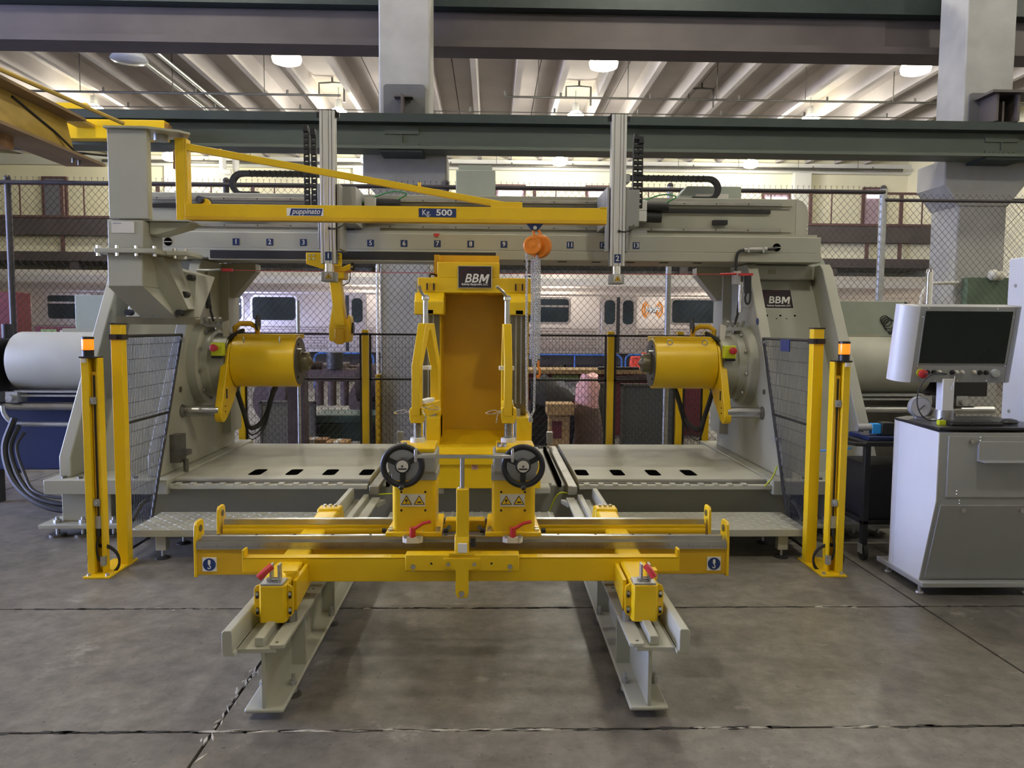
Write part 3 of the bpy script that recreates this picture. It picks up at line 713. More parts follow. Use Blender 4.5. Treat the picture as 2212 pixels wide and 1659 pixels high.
# ---- rams, guide levers
def ram(s):
    Y, Z = 6.72, 1.29; ax = (-s, 0, 0)
    t = T('press_ram', f'{SIDE[s]} yellow press ram with pointed centre and guide lever', 'press ram', (s * 1.9, Y, Z - .22), 'press rams')
    M().lathe([(.20, 0), (.20, .02), (.222, .02), (.222, .545), (.215, .55), (.14, .55)], (s * 2.145, Y, Z), ax, 44).o('shroud', 'yellow', t, smooth=40)
    M().box(*sorted((s * 1.60, s * 2.12)), 6.62, 6.92, 1.485, 1.525).o('top_plate', 'yellow', t, bevel=.004)
    M().lathe([(.206, .551), (.206, .556), (.10, .558)], (s * 2.145, Y, Z), ax, 40).o('end_plate', 'dark_steel', t)
    c = M().lathe([(.10, .555), (.10, .57), (.082, .575), (.082, .628), (.072, .636), (.045, .636), (.004, .668)], (s * 2.145, Y, Z), ax, 32).o('centre_chuck', 'bronze', t)
    for k in range(3):
        an = R(120 * k + 65); p = Vector((s * 1.60, Y - .15 * math.cos(an), Z + .15 * math.sin(an)))
        M().cyl(p, p + Vector((-s * .012, 0, 0)), .024, n=14).o('bolt_hole', 'void', t)
    p = Vector((s * 1.60, Y - .13, Z + .11)); M().cyl(p, p + Vector((-s * .055, 0, 0)), .007, n=8).o('pin', 'steel', t)
    for x in (1.71, 2.01):
        cc = Vector((s * x, Y - .19, Z + .175))
        M().ring(cc + Vector((0, -.012, .012)), (1, .2, 0) if s < 0 else (.45, 1, 0), .022, .0055, 16, 6).o('eye_bolt', 'steel', t)
    # lever
    pts = [(6.52, 1.40), (6.56, 1.44), (6.74, 1.50), (6.84, 1.22), (6.62, .96), (6.44, .83)] + [(6.36 + .06 * math.cos(R(a)), .86 + .06 * math.sin(R(a))) for a in range(300, 180, -20)] + [(6.302, .90)]
    lv = M().prism(pts, 'x', s * 2.13, s * 2.19).o('guide_lever', 'yellow', t, bevel=.006)
    M().box(*sorted((s * 2.127, s * 2.131)), 6.415, 6.445, .99, 1.07).o('number_tag', 'black', lv)
    text('1' if s < 0 else '2', .04, (s * 2.1262, 6.43, 1.03), 'white', lv, xdir=(0, s * -1.0, 0) if s < 0 else (0, -1, 0))if False else None
    for z in (.93, .885): M().cyl((s * 2.131, 6.39, z), (s * 2.126, 6.39, z), .006, n=8).o('bolt_hole', 'void', lv)
    M().cyl((s * 2.438, 6.345, .895), (s * 2.16, 6.345, .895), .045, n=24).o('guide_rod', 'steel', t)
    # hose hook on top
    m = M(); m.tube([(s * 2.13, 6.70, 1.49), (s * 2.14, 6.70, 1.58), (s * 2.10, 6.72, 1.615), (s * 2.02, 6.74, 1.615), (s * 1.97, 6.76, 1.58), (s * 1.97, 6.78, 1.52)], .022, 10)
    m.o('hose_bracket', 'yellow_dark', t)
    M().cyl((s * 1.965, 6.76, 1.62), (s * 1.955, 6.76, 1.62), .07, n=20).o('hose_disc', 'rubber', t)
    M().hose([(s * 2.20, 6.62, 1.44), (s * 2.14, 6.60, 1.50), (s * 2.06, 6.68, 1.56)], .016).o('hose', 'rubber', t)
    M().prism([(s * 2.16, 1.42), (s * 2.20, 1.42), (s * 2.215, 1.62), (s * 2.165, 1.64)], 'y', 6.60, 6.63).o('splash_plate', 'offwhite', t)
    e = M().box(*sorted((s * 2.145, s * 2.245)), 6.40, 6.47, 1.345, 1.455).o('stop_box', 'lime', t, bevel=.008)
    M().lathe([(.024, 0), (.024, .03), (.03, .032), (.03, .055), (.02, .06)], (s * 2.205, 6.40, 1.41), (0, -1, .05), 18).o('stop_button', 'red', e)
    M().box(*sorted((s * 2.150, s * 2.24)), 6.405, 6.47, 1.325, 1.345).o('box_base', 'black', e)
    # hanging hoses below
    for r_, dz in ((.022, .40), (.007, .46), (.005, .50)):
        m = M(); x0, x1 = s * 2.18, s * 1.80
        m.tube([(x0 + (x1 - x0) * i / 12, 6.78 + .05 * math.sin(i), 1.10 - dz * math.sin(math.pi * (i / 12) ** .8) + .0 * i) for i in range(13)], r_)
        m.o('hanging_hose', 'rubber', t)
    return t
for s in (-1, 1): ram(s).location.x -= s * .06

# ---- big rear cylinders with pipework
def rear_cyl(s):
    Y, Z = 6.85, 1.275; ax = (s, 0, 0)
    t = T('hydraulic_cylinder', f'large beige horizontal hydraulic cylinder outside the {SIDE[s]} tower', 'cylinder', (s * 3.6, Y, Z - .26), 'hydraulic cylinders')
    M().lathe([(.27, 0), (.27, .04), (.255, .05), (.255, .84), (.245, .86), (.12, .865)], (s * 3.13, Y, Z), ax, 48).o('barrel', 'beige_light', t, smooth=40)
    m = M(); m.cyl((s * 3.995, Y, Z), (s * 4.1, Y, Z), .16, n=24); m.box(*sorted((s * 4.06, s * 4.5)), Y - .22, Y + .2, Z - .26, Z + .2)
    m.o('valve_manifold', 'black', t, bevel=.01)
    for k in range(4):
        M().cyl((s * (4.14 + .09 * k), Y - .22, Z + .08 - .06 * (k % 2)), (s * (4.14 + .09 * k), Y - .25, Z + .08 - .06 * (k % 2)), .02, n=8).o('fitting', 'galv', t)
    m = M(); m.cyl((s * 4.10, Y, Z + .2), (s * 4.10, Y, Z + .32), .045, n=14); m.o('breather', 'rubber', t)
    M().cyl((s * 3.13, 6.7, .89), (s * 4.6, 6.7, .89), .036, n=18).o('return_pipe', 'steel', t)
    M().hose([(s * 3.13, 6.66, .74), (s * 3.85, 6.66, .74), (s * 3.98, 6.66, .76), (s * 4.04, 6.66, .83), (s * 4.05, 6.66, .9)], .02, 10).o('drain_pipe', 'galv', t)
    for z in (.985, 1.02): M().box(*sorted((s * 3.13, s * 3.95)), 6.66, 6.72, z - .008, z + .008).o('support_strip', 'galv', t)
    for k in range(3):
        x = 3.95 + .16 * k; m = M(); m.box(*sorted((s * (x - .05), s * (x + .05))), 6.62, 6.76, .93, 1.02); m.cyl((s * x, 6.62, .97), (s * x, 6.58, .97), .03, n=10)
        m.o('pipe_coupling', 'galv', t)
    M().box(*sorted((s * 3.25, s * 4.4)), 6.9, 7.25, .3, 1.0).o('power_unit', 'bluebox' if s < 0 else 'dark_steel', t, bevel=.01)
    for x in (3.3, 4.3): M().box(*sorted((s * (x - .03), s * (x + .03))), 6.9, 7.0, 0, .3).o('leg', 'black', t)
    for k, rr in enumerate((.028, .02, .014)):
        M().hose([(s * (3.92 - .04 * k), 6.6, .80 - .06 * k), (s * (3.98 - .05 * k), 6.55, .55), (s * (3.86 - .05 * k), 6.45, .30 + .02 * k), (s * 3.62, 6.35, .14 + .04 * k), (s * 3.35, 6.3, .08 + .05 * k), (s * 3.15, 6.3, .16 + .04 * k)], rr).o('hose', 'rubber', t)
    # terminal boxes on top
    M().box(*sorted((s * 3.30, s * (3.62 if s < 0 else 3.95))), 7.05, 7.35, 1.53, 1.86).o('terminal_box', 'eqgreen', t, bevel=.006)
    M().box(*sorted((s * 3.32, s * 3.7)), 6.98, 7.3, 1.50, 1.56).o('box_support', 'beige', t)
    if s > 0:
        for k in range(4): M().ring((3.76 + .02 * k, 7.03, 1.69 - .02 * k), (.4, 1, 0), .035 + .006 * k, .005, 14, 5).o('coiled_cable', 'rubber', t)
        M().hose([(3.66, 6.75, 1.57), (3.75, 6.75, 1.605), (3.88, 6.75, 1.605), (4.0, 6.75, 1.55)], .02).o('hose', 'rubber', t)
    return t
for s in (-1, 1): rear_cyl(s)

# ---- gantry beam
t = T('gantry_beam', 'long beige gantry beam bridging both towers, numbered 1 to 13', 'gantry', (0, 7.0, 2.17))
M().box(-3.0, 3.0, 6.70, 7.25, 2.255, 2.395).o('lower_beam', 'beige', t, bevel=.006)
M().box(-3.0, 3.0, 6.685, 7.25, 2.175, 2.255).o('bottom_plate', 'beige', t, bevel=.006)
M().box(-2.92, 2.98, 6.74, 7.25, 2.395, 2.42).o('ledge_plate', 'beige', t)
q = [(6.93, 2.42), (7.35, 2.42), (7.35, 2.76), (6.95, 2.76), (6.93, 2.74)]
M().box(-2.98, 2.86, 6.93, 7.35, 2.42, 2.76).o('upper_box', 'beige', t, bevel=.006)
M().prism([(2.86, 2.42), (2.975, 2.42), (2.975, 2.62), (2.96, 2.69), (2.92, 2.74), (2.86, 2.76)], 'y', 6.93, 7.35).o('end_cap', 'beige_light', t)
for k in range(3): M().bolt((2.963, 6.93, 2.46 + .035 * k), (0, -1, 0), .008, .006).o('bolt', 'chrome', t)
for z, nm in ((2.705, 'linear_rail'), (2.475, 'linear_rail')):
    lr = M().box(-2.85, 2.72, 6.90, 6.93, z - .014, z + .014).o(nm, 'dull_steel', t, bevel=.003)
    h0 = M().cyl((-2.8, 6.90, z), (-2.8, 6.897, z), .006, n=8).o('rail_screw', 'black', lr)
    for k in range(1, 19): clone(h0, lr, (.29 * k, 0, 0))
    M().box(2.72, 2.82, 6.915, 6.93, z - .012, z + .012).o('rail_end', 'beige', t)
M().box(-2.85, 2.62, 6.90, 6.93, 2.625, 2.655).o('gear_rack', 'black', t)
M().box(-2.9, 2.8, 6.92, 6.93, 2.665, 2.669).o('groove', 'dark_steel', t)
for x in (-2.25, 2.1): M().box(x, x + .42 * (1 if x < 0 else .3), 6.87, 6.925, 2.52, 2.56).o('sensor_block', 'black', t)
# black strip let into the lower beam
M().box(-2.28, .18, 6.668, 6.686, 2.155, 2.245).o('tray_frame', 'beige_light', t)
M().box(-2.265, .165, 6.662, 6.67, 2.165, 2.235).o('cable_tray', 'rubber', t)
for k in range(14):
    x = -1.95 + .3 * k
    if abs(x) < 2.2: M().prism([(x - .04, 6.78), (x + .04, 6.78), (x + .04, 6.86), (x - .04, 6.86)], 'z', 2.1745, 2.178).o('underside_slot', 'void', t)
for k in range(1, 14):
    if k in (4, 10): continue
    x = -2.056 + .2862 * (k - 1)
    pl = M().box(x - .029, x + .029, 6.697, 6.70, 2.28, 2.338).o('number_plate', 'signblue', t)
    text(str(k), .056, (x, 6.6962, 2.309), 'white', pl, bold=.0004)
M().prism([(-.375, 2.395), (-.317, 2.395), (-.335, 2.368), (-.357, 2.368)], 'y', 6.69, 6.70).o('pointer', 'red', t)
for x in (-2.63, 2.61):
    M().cyl((x, 6.70, 2.305), (x, 6.697, 2.305), .035, n=24).o('cable_hole', 'void', t)
    M().box(x - .033, x + .033, 6.694, 6.698, 2.302, 2.308).o('hole_strip', 'offwhite', t)
m = M(); m.cyl((2.31, 6.66, 2.275), (2.51, 6.66, 2.285), .019, n=14); m.o('conduit', 'steel', t)
M().hose([(2.60, 6.68, 2.30), (2.56, 6.66, 2.287), (2.51, 6.66, 2.285)], .013).o('cable', 'rubber', t)
M().hose([(2.31, 6.66, 2.275), (2.27, 6.66, 2.265), (2.25, 6.66, 2.23), (2.245, 6.66, 2.17), (2.245, 6.66, 2.06)], .013).o('cable', 'rubber', t)
for x in (2.345, 2.475): M().box(x - .008, x + .008, 6.64, 6.70, 2.255, 2.30).o('conduit_clip', 'galv', t)
# grey boxes on top, behind the jib tip
for (x0, x1, z1, lab) in ((-.20, .16, 3.02, 'square grey electrical box on top of the gantry, above the middle'),):
    e = T('electrical_box', lab, 'box', ((x0 + x1) / 2, 7.3, 2.76))
    M().box(x0, x1, 7.12, 7.34, 2.762, z1).o('body', 'eqgreen', e, bevel=.006)
    M().box(x0 + .02, x1 - .03, 7.2, 7.34, z1, z1 + .06).o('top_cover', 'eqgreen', e)
e = T('junction_box', 'low grey wedge-shaped box on the right end of the gantry', 'box', (2.0, 7.25, 2.76))
M().prism([(1.80, 2.762), (2.42, 2.762), (2.42, 2.90), (1.92, 2.90)], 'y', 7.12, 7.34).o('body', 'eqgreen', e, bevel=.004)
M().box(2.0, 2.3, 7.11, 7.12, 2.79, 2.83).o('label_plate', 'offwhite', e)

# cable drum at the right end
e = T('cable_drum', 'round grey guard disc behind the right tower top', 'guard', (3.18, 7.65, 1.8))
M().lathe([(.30, 0), (.30, .06), (.27, .07), (.1, .07)], (3.18, 7.70, 2.12), (0, -1, 0), 36).o('disc', 'eqgreen', e)
M().box(3.05, 3.13, 7.555, 7.7, 1.7, 2.0).o('bracket', 'beige', e)

# pull cord across
e = T('pull_cord', 'thin red emergency pull cord stretched between the towers', 'cord', (0, 6.5, 2.055))
M().tube([(-2.06, 6.55, 2.058), (0, 6.52, 2.045), (2.06, 6.5, 2.055)], .0028, 6).o('cord', 'red', e)

# ---- vertical slides
def slide(s, num):
    x = -1.188 if s < 0 else 1.152; Y = 6.3; zt = 3.31
    t = T('vertical_slide', f'tall aluminium vertical slide number {num} with laser head, {"left" if s < 0 else "right"} of the two', 'slide', (x, Y, 1.97), 'vertical slides')
    w = .060
    m = M(); m.box(x - w, x + w, Y, Y + .08, 2.10, zt)
    m.o('profile_core', 'dull_steel', t)
    for a, b_ in ((-.060, -.040), (-.034, .008), (.014, .032), (.040, .060)):
        M().box(x + a, x + b_, Y - .008, Y, 2.10, zt).o('profile_rib', 'alu', t, bevel=.002)
    M().box(x - w - .01, x + w + .01, Y - .004, Y + .084, zt, zt + .006).o('top_cap', 'black', t)
    for e in (-1, 1): M().box(x + e * (w + .002), x + e * (w + .03), Y + .03, Y + .06, zt - .045, zt - .005).o('end_stop', 'black', t)
    M().box(x - .086, x - .066, Y + .02, Y + .14, 2.22, 2.74).o('carriage_plate', 'panel_grey', t, bevel=.003)
    M().box(x + .066, x + .092, Y + .02, Y + .3, 2.22, 2.74).o('carriage_plate', 'panel_grey', t, bevel=.003)
    M().box(x - .09, x + .2, Y + .14, Y + .595, 2.44, 2.74).o('saddle_plate', 'panel_grey', t, bevel=.003)
    for k in range(2):
        M().cyl((x + .30 + .0 * k, Y + .50, 2.66 - .09 * k), (x + .52 - .06 * k, Y + .50, 2.655 - .09 * k), .045, n=18).o('servo_motor', 'rubber', t)
        M().box(x + .22, x + .32, Y + .42, Y + .56, 2.61 - .09 * k, 2.70 - .09 * k).o('gearbox', 'alu', t, bevel=.004)
    M().hose([(x + .5, Y + .48, 2.69), (x + .58, Y + .46, 2.74), (x + .44, Y + .44, 2.75), (x + .2, Y + .44, 2.66), (x + .12, Y + .4, 2.6)], .006).o('motor_cable', 'green_cable', t)
    M().box(x + .12, x + .34, Y + .5, Y + .53, 2.36, 2.46).o('lower_bracket', 'panel_grey', t, bevel=.002)
    # number tag
    nt_ = M().box(x - .026, x + .028, Y - .0105, Y - .008, 2.125, 2.195).o('number_tag', 'signblue', t)
    text(num, .062, (x, Y - .0112, 2.16), 'white', nt_, bold=.0004)
    M().hose([(x + .01, Y - .014, 2.38), (x + .06, Y - .03, 2.375), (x + .11, Y - .01, 2.40), (x + .14, Y + .05, 2.44)], .006).o('sensor_cable', 'rubber', t)
    M().ball((x + .01, Y - .016, 2.38), .012).o('cable_end', 'rubber', t)
    # laser head
    M().cyl((x, Y + .03, 2.035), (x, Y + .03, 2.10), .038, n=20).o('clamp_ring', 'chrome', t)
    hd = M().box(x - .058, x + .058, Y - .02, Y + .10, 1.955, 2.035).o('laser_head', 'panel_grey', t, bevel=.006)
    M().box(x - .03, x + .036, Y - .022, Y - .02, 1.972, 2.028).o('warning_label', 'offwhite', hd)
    M().prism([(x - .024, 1.978), (x + .030, 1.978), (x + .003, 2.024)], 'y', Y - .0235, Y - .0215).o('warning_border', 'black', hd)
    M().prism([(x - .018, 1.9815), (x + .024, 1.9815), (x + .003, 2.018)], 'y', Y - .0245, Y - .0230).o('warning_triangle', 'yellow', hd)
    M().cyl((x + .003, Y - .0245, 1.994), (x + .003, Y - .0255, 1.994), .006, n=10).o('laser_symbol', 'black', hd)
    # vertical energy chain
    for dx, top in ((-.155, 3.22), (-.215, 3.25)) if s < 0 else ((.175, 3.22), (.215, 3.19)):
        ch = M().box(x + dx - .022, x + dx - .015, Y + .2, Y + .23, 2.60, top - .03).box(x + dx + .015, x + dx + .022, Y + .2, Y + .23, 2.60, top - .03).o('energy_chain', 'rubber', t)
        l0 = M().box(x + dx - .021, x + dx + .021, Y + .19, Y + .235, 2.60, 2.628).o('chain_link', 'rubber', ch, bevel=.003)
        for k in range(1, int((top - 2.60) / .045)): clone(l0, ch, (0, 0, .045 * k))
        M().prism([(x + dx - .022, top - .06), (x + dx + .022, top - .06), (x + dx + .016, top - .01), (x + dx - .016, top - .01)], 'y', Y + .17, Y + .24).o('chain_bend', 'rubber', ch)
    # horizontal energy chain
    e = s
    xa, xb = x + e * .20, x + e * (.90 if s < 0 else .93)
    zo, zi, rad = 2.965, 2.925, .112
    zc = zo - rad
    outer = [(xa, zo)] + [(xb + e * rad * math.sin(R(a)), zc + rad * math.cos(R(a))) for a in range(0, 181, 15)] + [(xb - e * .14, zc - rad)]
    ri = rad - .042
    inner = [(xb - e * .14, zc - ri)] + [(xb + e * ri * math.sin(R(a)), zc + ri * math.cos(R(a))) for a in range(180, -1, -15)] + [(xa, zc + ri)]
    hc = M(); n_ = len(outer)
    for i in range(n_ - 1):
        q = [outer[i], outer[i + 1], inner[n_ - 2 - i], inner[n_ - 1 - i]]
        hc.prism(q, 'y', 6.98, 7.05)
    hc = hc.o('trailing_chain', 'rubber', t)
    steps = int(abs(xb - xa) / .045)
    r0 = M().box(xa - .004, xa + .004, 6.97, 7.06, zo - .045, zo + .003).o('chain_rib', 'black', hc)
    for k in range(1, steps): clone(r0, hc, (e * .045 * k, 0, 0))
    M().box(min(xa, xa - e * .12), max(xa, xa - e * .12), 6.9, 7.05, 2.89, 2.96).o('chain_bracket', 'panel_grey', t)
    return t
slide(-1, '1'); slide(1, '2')

# ---- yellow manipulator arm behind slide 1
t = T('manipulator_arm', 'yellow hanging manipulator arm behind the left vertical slide', 'arm', (-1.2, 6.75, 1.43))
m = M(); m.prism([(-1.44, 2.215), (-1.145, 2.215), (-1.145, 2.10), (-1.27, 2.10), (-1.30, 2.075), (-1.36, 2.095), (-1.44, 2.12)], 'y', 6.60, 6.64); m.o('mounting_plate', 'yellow', t, bevel=.004)
for x in (-1.41, -1.375, -1.20, -1.17):
    for z in (2.165, 2.195): M().bolt((x, 6.60, z), (0, -1, 0), .010, .008).o('bolt', 'steel', t)
m = M(); m.prism([(-1.30, 2.10), (-1.14, 2.10), (-1.08, 2.13), (-1.08, 2.08), (-1.13, 2.06), (-1.13, 2.0), (-1.30, 2.0)], 'y', 6.64, 6.85); m.o('shoulder', 'yellow', t, bevel=.008)
M().loft([(-1.275, 6.68, 2.03), (-1.175, 6.68, 2.03), (-1.175, 6.80, 2.03), (-1.275, 6.80, 2.03)], [(-1.215, 6.66, 1.60), (-1.125, 6.66, 1.60), (-1.125, 6.80, 1.60), (-1.215, 6.80, 1.60)]).o('upper_link', 'yellow', t, bevel=.012)
m = M(); m.prism([(-1.245, 1.78), (-1.21, 1.66), (-1.115, 1.66), (-1.11, 1.70), (-1.095, 1.68), (-1.085, 1.60), (-1.10, 1.46), (-1.20, 1.45), (-1.275, 1.47), (-1.278, 1.58)], 'y', 6.70, 6.86); m.o('elbow', 'yellow', t, bevel=.012)
M().prism([(-1.222, 1.58), (-1.14, 1.58), (-1.135, 1.46), (-1.16, 1.44), (-1.20, 1.44), (-1.225, 1.46)], 'y', 6.66, 6.71).o('elbow_cover', 'yellow_dark', t, bevel=.012)
M().cyl((-1.10, 6.78, 1.58), (-1.075, 6.78, 1.58), .05, n=18).o('motor_cap', 'black', t)
M().hose([(-1.08, 6.7, 2.09), (-1.055, 6.7, 2.085), (-1.06, 6.7, 2.13), (-1.09, 6.7, 2.12)], .010).o('hose', 'rubber', t)
M().hose([(-1.09, 6.72, 2.07), (-1.10, 6.72, 1.98), (-1.15, 6.72, 1.95)], .004).o('cable', 'rubber', t)

# ---- yellow centre frame
t = T('centre_frame', 'tall yellow recessed centre frame of the press with logo plate on top', 'press frame', (0, 6.2, .40))
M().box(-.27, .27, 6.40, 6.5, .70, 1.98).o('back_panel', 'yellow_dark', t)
for s in (-1, 1):
    M().box(*sorted((s * .265, s * .30)), 6.02, 6.5, .72, 1.98).o('cheek_plate', 'yellow', t, bevel=.004)
    M().box(*sorted((s * .30, s * .43)), 6.20, 6.5, .60, 1.98).o('rear_column', 'yellow', t)
    g = M(); g.prism([(6.00, 1.72), (6.18, 1.72), (6.18, .90), (6.06, .90), (6.00, 1.0)], 'x', *sorted((s * .275, s * .405)))
    g = g.o('guide_column', 'bronze', t, bevel=.004)
    for dx in (.315, .355): M().box(*sorted((s * dx, s * (dx + .012))), 5.994, 6.01, 1.0, 1.7).o('guide_groove', 'dull_steel', g)
    M().box(*sorted((s * .30, s * .36)), 5.995, 6.02, .90, .96).o('guide_foot', 'dull_steel', g)
    k = M(); k.prism([(5.89, 1.69), (6.16, 1.69), (6.16, 1.86), (5.97, 1.86), (5.89, 1.79)], 'x', *sorted((s * .235, s * .46)))
    k.o('clamp_block', 'yellow', t, bevel=.008)
    M().box(*sorted((s * .315, s * .37)), 5.89, 5.96, 1.695, 1.725).o('block_notch', 'bronze', t)
    lb = M(); lb.prism([(5.90, .69), (6.2, .69), (6.2, .90), (5.90, .90)], 'x', *sorted((s * .265, s * .445))); lb.o('lower_block', 'yellow', t, bevel=.006)
    h = M().box(*sorted((s * .305, s * .375)), 5.972, 5.985, 1.875, 1.935).o('hinge', 'yellow_dark', t)
    for e in (.310, .362): M().box(*sorted((s * e, s * (e + .010))), 5.965, 5.975, 1.88, 1.93).o('hinge_plate', 'black', h)
M().box(-.44, .445, 5.98, 6.5, 1.86, 1.975).o('head_beam', 'yellow', t, bevel=.005)
M().box(-.29, .19, 5.99, 6.5, 1.975, 2.095).o('head_cap', 'yellow', t, bevel=.005)
M().box(-.33, -.29, 6.2, 6.5, 1.975, 2.17).box(-.29, .19, 6.3, 6.68, 2.095, 2.175).o('beam_neck', 'yellow_dark', t)
m = M(); m.prism([(5.62, .64), (6.42, .74), (6.42, .66), (5.62, .58)], 'x', -.30, .30); m.o('sloping_sill', 'yellow', t, bevel=.006)
M().prism([(5.66, .60), (5.76, .69), (6.2, .69), (6.2, .60)], 'x', -.42, .42).o('sill_step', 'yellow', t)
M().box(-.44, .50, 5.64, 6.3, .40, .60).o('plinth', 'yellow', t, bevel=.006)
M().box(.36, .44, 5.66, 5.9, .60, .70).o('plinth_step', 'yellow', t)
pl = M().box(-.131, .131, 5.965, 5.981, 1.896, 2.066).o('name_plate_rim', 'silver_paint', t)
M().box(-.126, .126, 5.961, 5.966, 1.90, 2.062).o('name_plate', 'logo_black', pl)
bbm(pl, (.005, 5.9595, 1.968), (1, 0, 0), (0, 0, 1), .094)
text('Railway Equipment, LLC.', .0205, (.0, 5.9595, 1.925), 'white', pl, bold=.0005, shear=.1)
M().tube([(.10 * math.cos(R(a)) - .01, 5.96, 1.985 + .065 * math.sin(R(a))) for a in range(20, 200, 12)], .0028, 5).o('logo_arc', 'logo_red', pl)
sg = M().box(-.012, .032, 5.636, 5.641, .545, .59).o('prohibition_sign', 'offwhite', t)
M().ring((.010, 5.634, .5675), (0, 1, 0), .018, .0026, 20, 5).tube([(-.003, 5.634, .580), (.023, 5.634, .555)], .0022, 5).o('prohibition_ring', 'red', sg)
M().tube([(.004, 5.635, .576), (.008, 5.635, .562), (.018, 5.635, .568)], .003, 5).o('hand_symbol', 'black', sg)
M().hose([(-.36, 6.1, 1.98), (-.345, 6.1, 2.01), (-.30, 6.15, 2.0)], .008).o('hose_fitting', 'rubber', t)
M().hose([(.40, 6.1, 1.98), (.40, 6.1, 2.0), (.44, 6.15, 2.0)], .008).o('hose_fitting', 'rubber', t)
M().hose([(-.45, 6.05, 1.97), (-.46, 6.05, 1.93), (-.452, 6.05, 1.87)], .005).o('grease_pipe', 'steel', t)
# ================================================================ JIB CRANE
t = T('jib_crane', 'wall jib crane with grey bracket and long yellow arm marked Kg. 500', 'jib crane', (-2.5, 5.9, 1.62))
# mounting plate on the sloping tower front
M().loft([(-2.70, 6.02, 1.60), (-2.16, 6.02, 1.60), (-2.16, 6.08, 1.60), (-2.70, 6.08, 1.60)], [(-2.66, 6.20, 2.12), (-2.20, 6.20, 2.00), (-2.20, 6.60, 2.00), (-2.66, 6.60, 2.12)]).o('mounting_plate', 'beige', t, bevel=.01)
M().prism(rounded(-2.72, -2.12, 1.60, 1.66, .02), 'y', 5.93, 6.02).o('shadow_strip', 'bronze', t)  # dark strip stands in for the shadow along the bracket's lower edge
for x, z in ((-2.62, 1.69), (-2.43, 1.69), (-2.24, 1.69), (-2.21, 1.83), (-2.18, 1.96)):
    M().cyl((x, 5.90 + (z - 1.69) * .3, z), (x, 5.97 + (z - 1.69) * .3, z), .024, n=14).o('bolt', 'rubber', t)
# lower box and gusset
m = M(); m.loft([(-2.62, 5.62, 1.87), (-2.37, 5.62, 1.87), (-2.37, 6.05, 1.87), (-2.62, 6.05, 1.87)], [(-2.52, 5.94, 1.64), (-2.26, 5.94, 1.64), (-2.26, 6.05, 1.64), (-2.52, 6.05, 1.64)]); m.o('lower_taper', 'beige', t)
M().box(-2.62, -2.37, 5.62, 6.2, 1.87, 2.11).o('lower_box', 'beige', t, bevel=.008)
M().loft([(-2.37, 5.8, 2.10), (-2.30, 5.8, 2.10), (-2.30, 6.1, 2.10), (-2.37, 6.1, 2.10)], [(-2.37, 5.95, 1.66), (-2.18, 5.95, 1.72), (-2.18, 6.1, 1.72), (-2.37, 6.1, 1.66)]).o('side_gusset', 'beige', t)
M().box(-2.69, -2.26, 5.58, 6.15, 2.105, 2.14).box(-2.26, -2.10, 5.75, 6.05, 2.105, 2.14).o('clamp_flange', 'beige', t, bevel=.006)
for x, y in ((-2.67, 5.6), (-2.53, 5.59), (-2.40, 5.60), (-2.28, 5.62), (-2.20, 5.77), (-2.13, 5.79)):
    M().bolt((x, y, 2.14), (0, 0, 1), .014, .018).o('flange_bolt', 'chrome', t); M().bolt((x, y, 2.105), (0, 0, -1), .014, .02).o('flange_nut', 'chrome', t)
M().box(-2.61, -2.36, 5.62, 5.95, 2.14, 2.34).o('middle_box', 'beige', t, bevel=.006)
M().box(-2.58, -2.42, 5.616, 5.62, 2.25, 2.33).o('type_plate', 'offwhite', t)
M().box(-2.57, -2.51, 5.6145, 5.616, 2.312, 2.322).o('type_lettering', 'galv', t)
M().prism([(-2.36, 2.25), (-2.36, 2.345), (-2.06, 2.345), (-2.10, 2.31), (-2.30, 2.25)], 'y', 5.72, 5.90).o('lower_bearing', 'beige', t, bevel=.006)
M().box(-2.64, -2.06, 5.68, 5.98, 2.345, 2.355).o('lower_bearing_plate', 'beige', t)
M().box(-2.61, -2.33, 5.65, 5.72, 2.355, 2.985).o('mast', 'beige', t, bevel=.006)
M().prism([(-2.62, 5.62), (-2.33, 5.62), (-2.13, 5.72), (-2.08, 5.80), (-2.13, 5.90), (-2.33, 5.98), (-2.62, 5.98)], 'z', 2.985, 3.0).o('upper_bearing_plate', 'beige', t)
M().cyl((-2.30, 5.82, 2.94), (-2.30, 5.82, 2.985), .05, n=16).o('pivot_pin', 'dull_steel', t)
M().prism([(-2.33, 2.94), (-2.22, 2.94), (-2.22, 2.80), (-2.26, 2.78), (-2.33, 2.80)], 'y', 6.1, 6.14).o('rusty_lug', 'rust', t)
arm = M().box(-2.195, -2.125, 5.80, 5.88, 2.335, 2.965).box(-2.125, -2.108, 5.80, 5.88, 2.46, 2.96).o('arm_post', 'yellow', t, bevel=.004)
M().box(-2.125, .985, 5.78, 5.86, 2.395, 2.485).o('arm_beam', 'yellow', t, bevel=.002)
M().box(-2.125, .985, 5.775, 5.86, 2.368, 2.395).o('arm_track', 'yellow_dark', t, bevel=.003)
M().loft([(-2.108, 5.80, 2.925), (-2.108, 5.84, 2.925), (-2.108, 5.84, 2.875), (-2.108, 5.80, 2.875)], [(.25, 5.80, 2.523), (.25, 5.84, 2.523), (.25, 5.84, 2.478), (.25, 5.80, 2.478)]).o('tie_bar', 'yellow', t, bevel=.003)
M().box(.12, .355, 5.794, 5.846, 2.478, 2.527).o('tie_foot', 'yellow', t, bevel=.003)
M().cyl((-.41, 5.82, 2.63), (-.41, 5.82, 2.665), .012, n=10).o('lug', 'yellow', t)
M().cyl((-1.87, 5.82, 2.79 + .06), (-1.87, 5.82, 2.89 + .0), .01, n=8).o('lug', 'yellow', t)
m = M(); m.cyl((-2.03, 5.80, 2.52), (-1.99, 5.90, 2.52), .028, n=16); m.o('buffer', 'rubber', t)
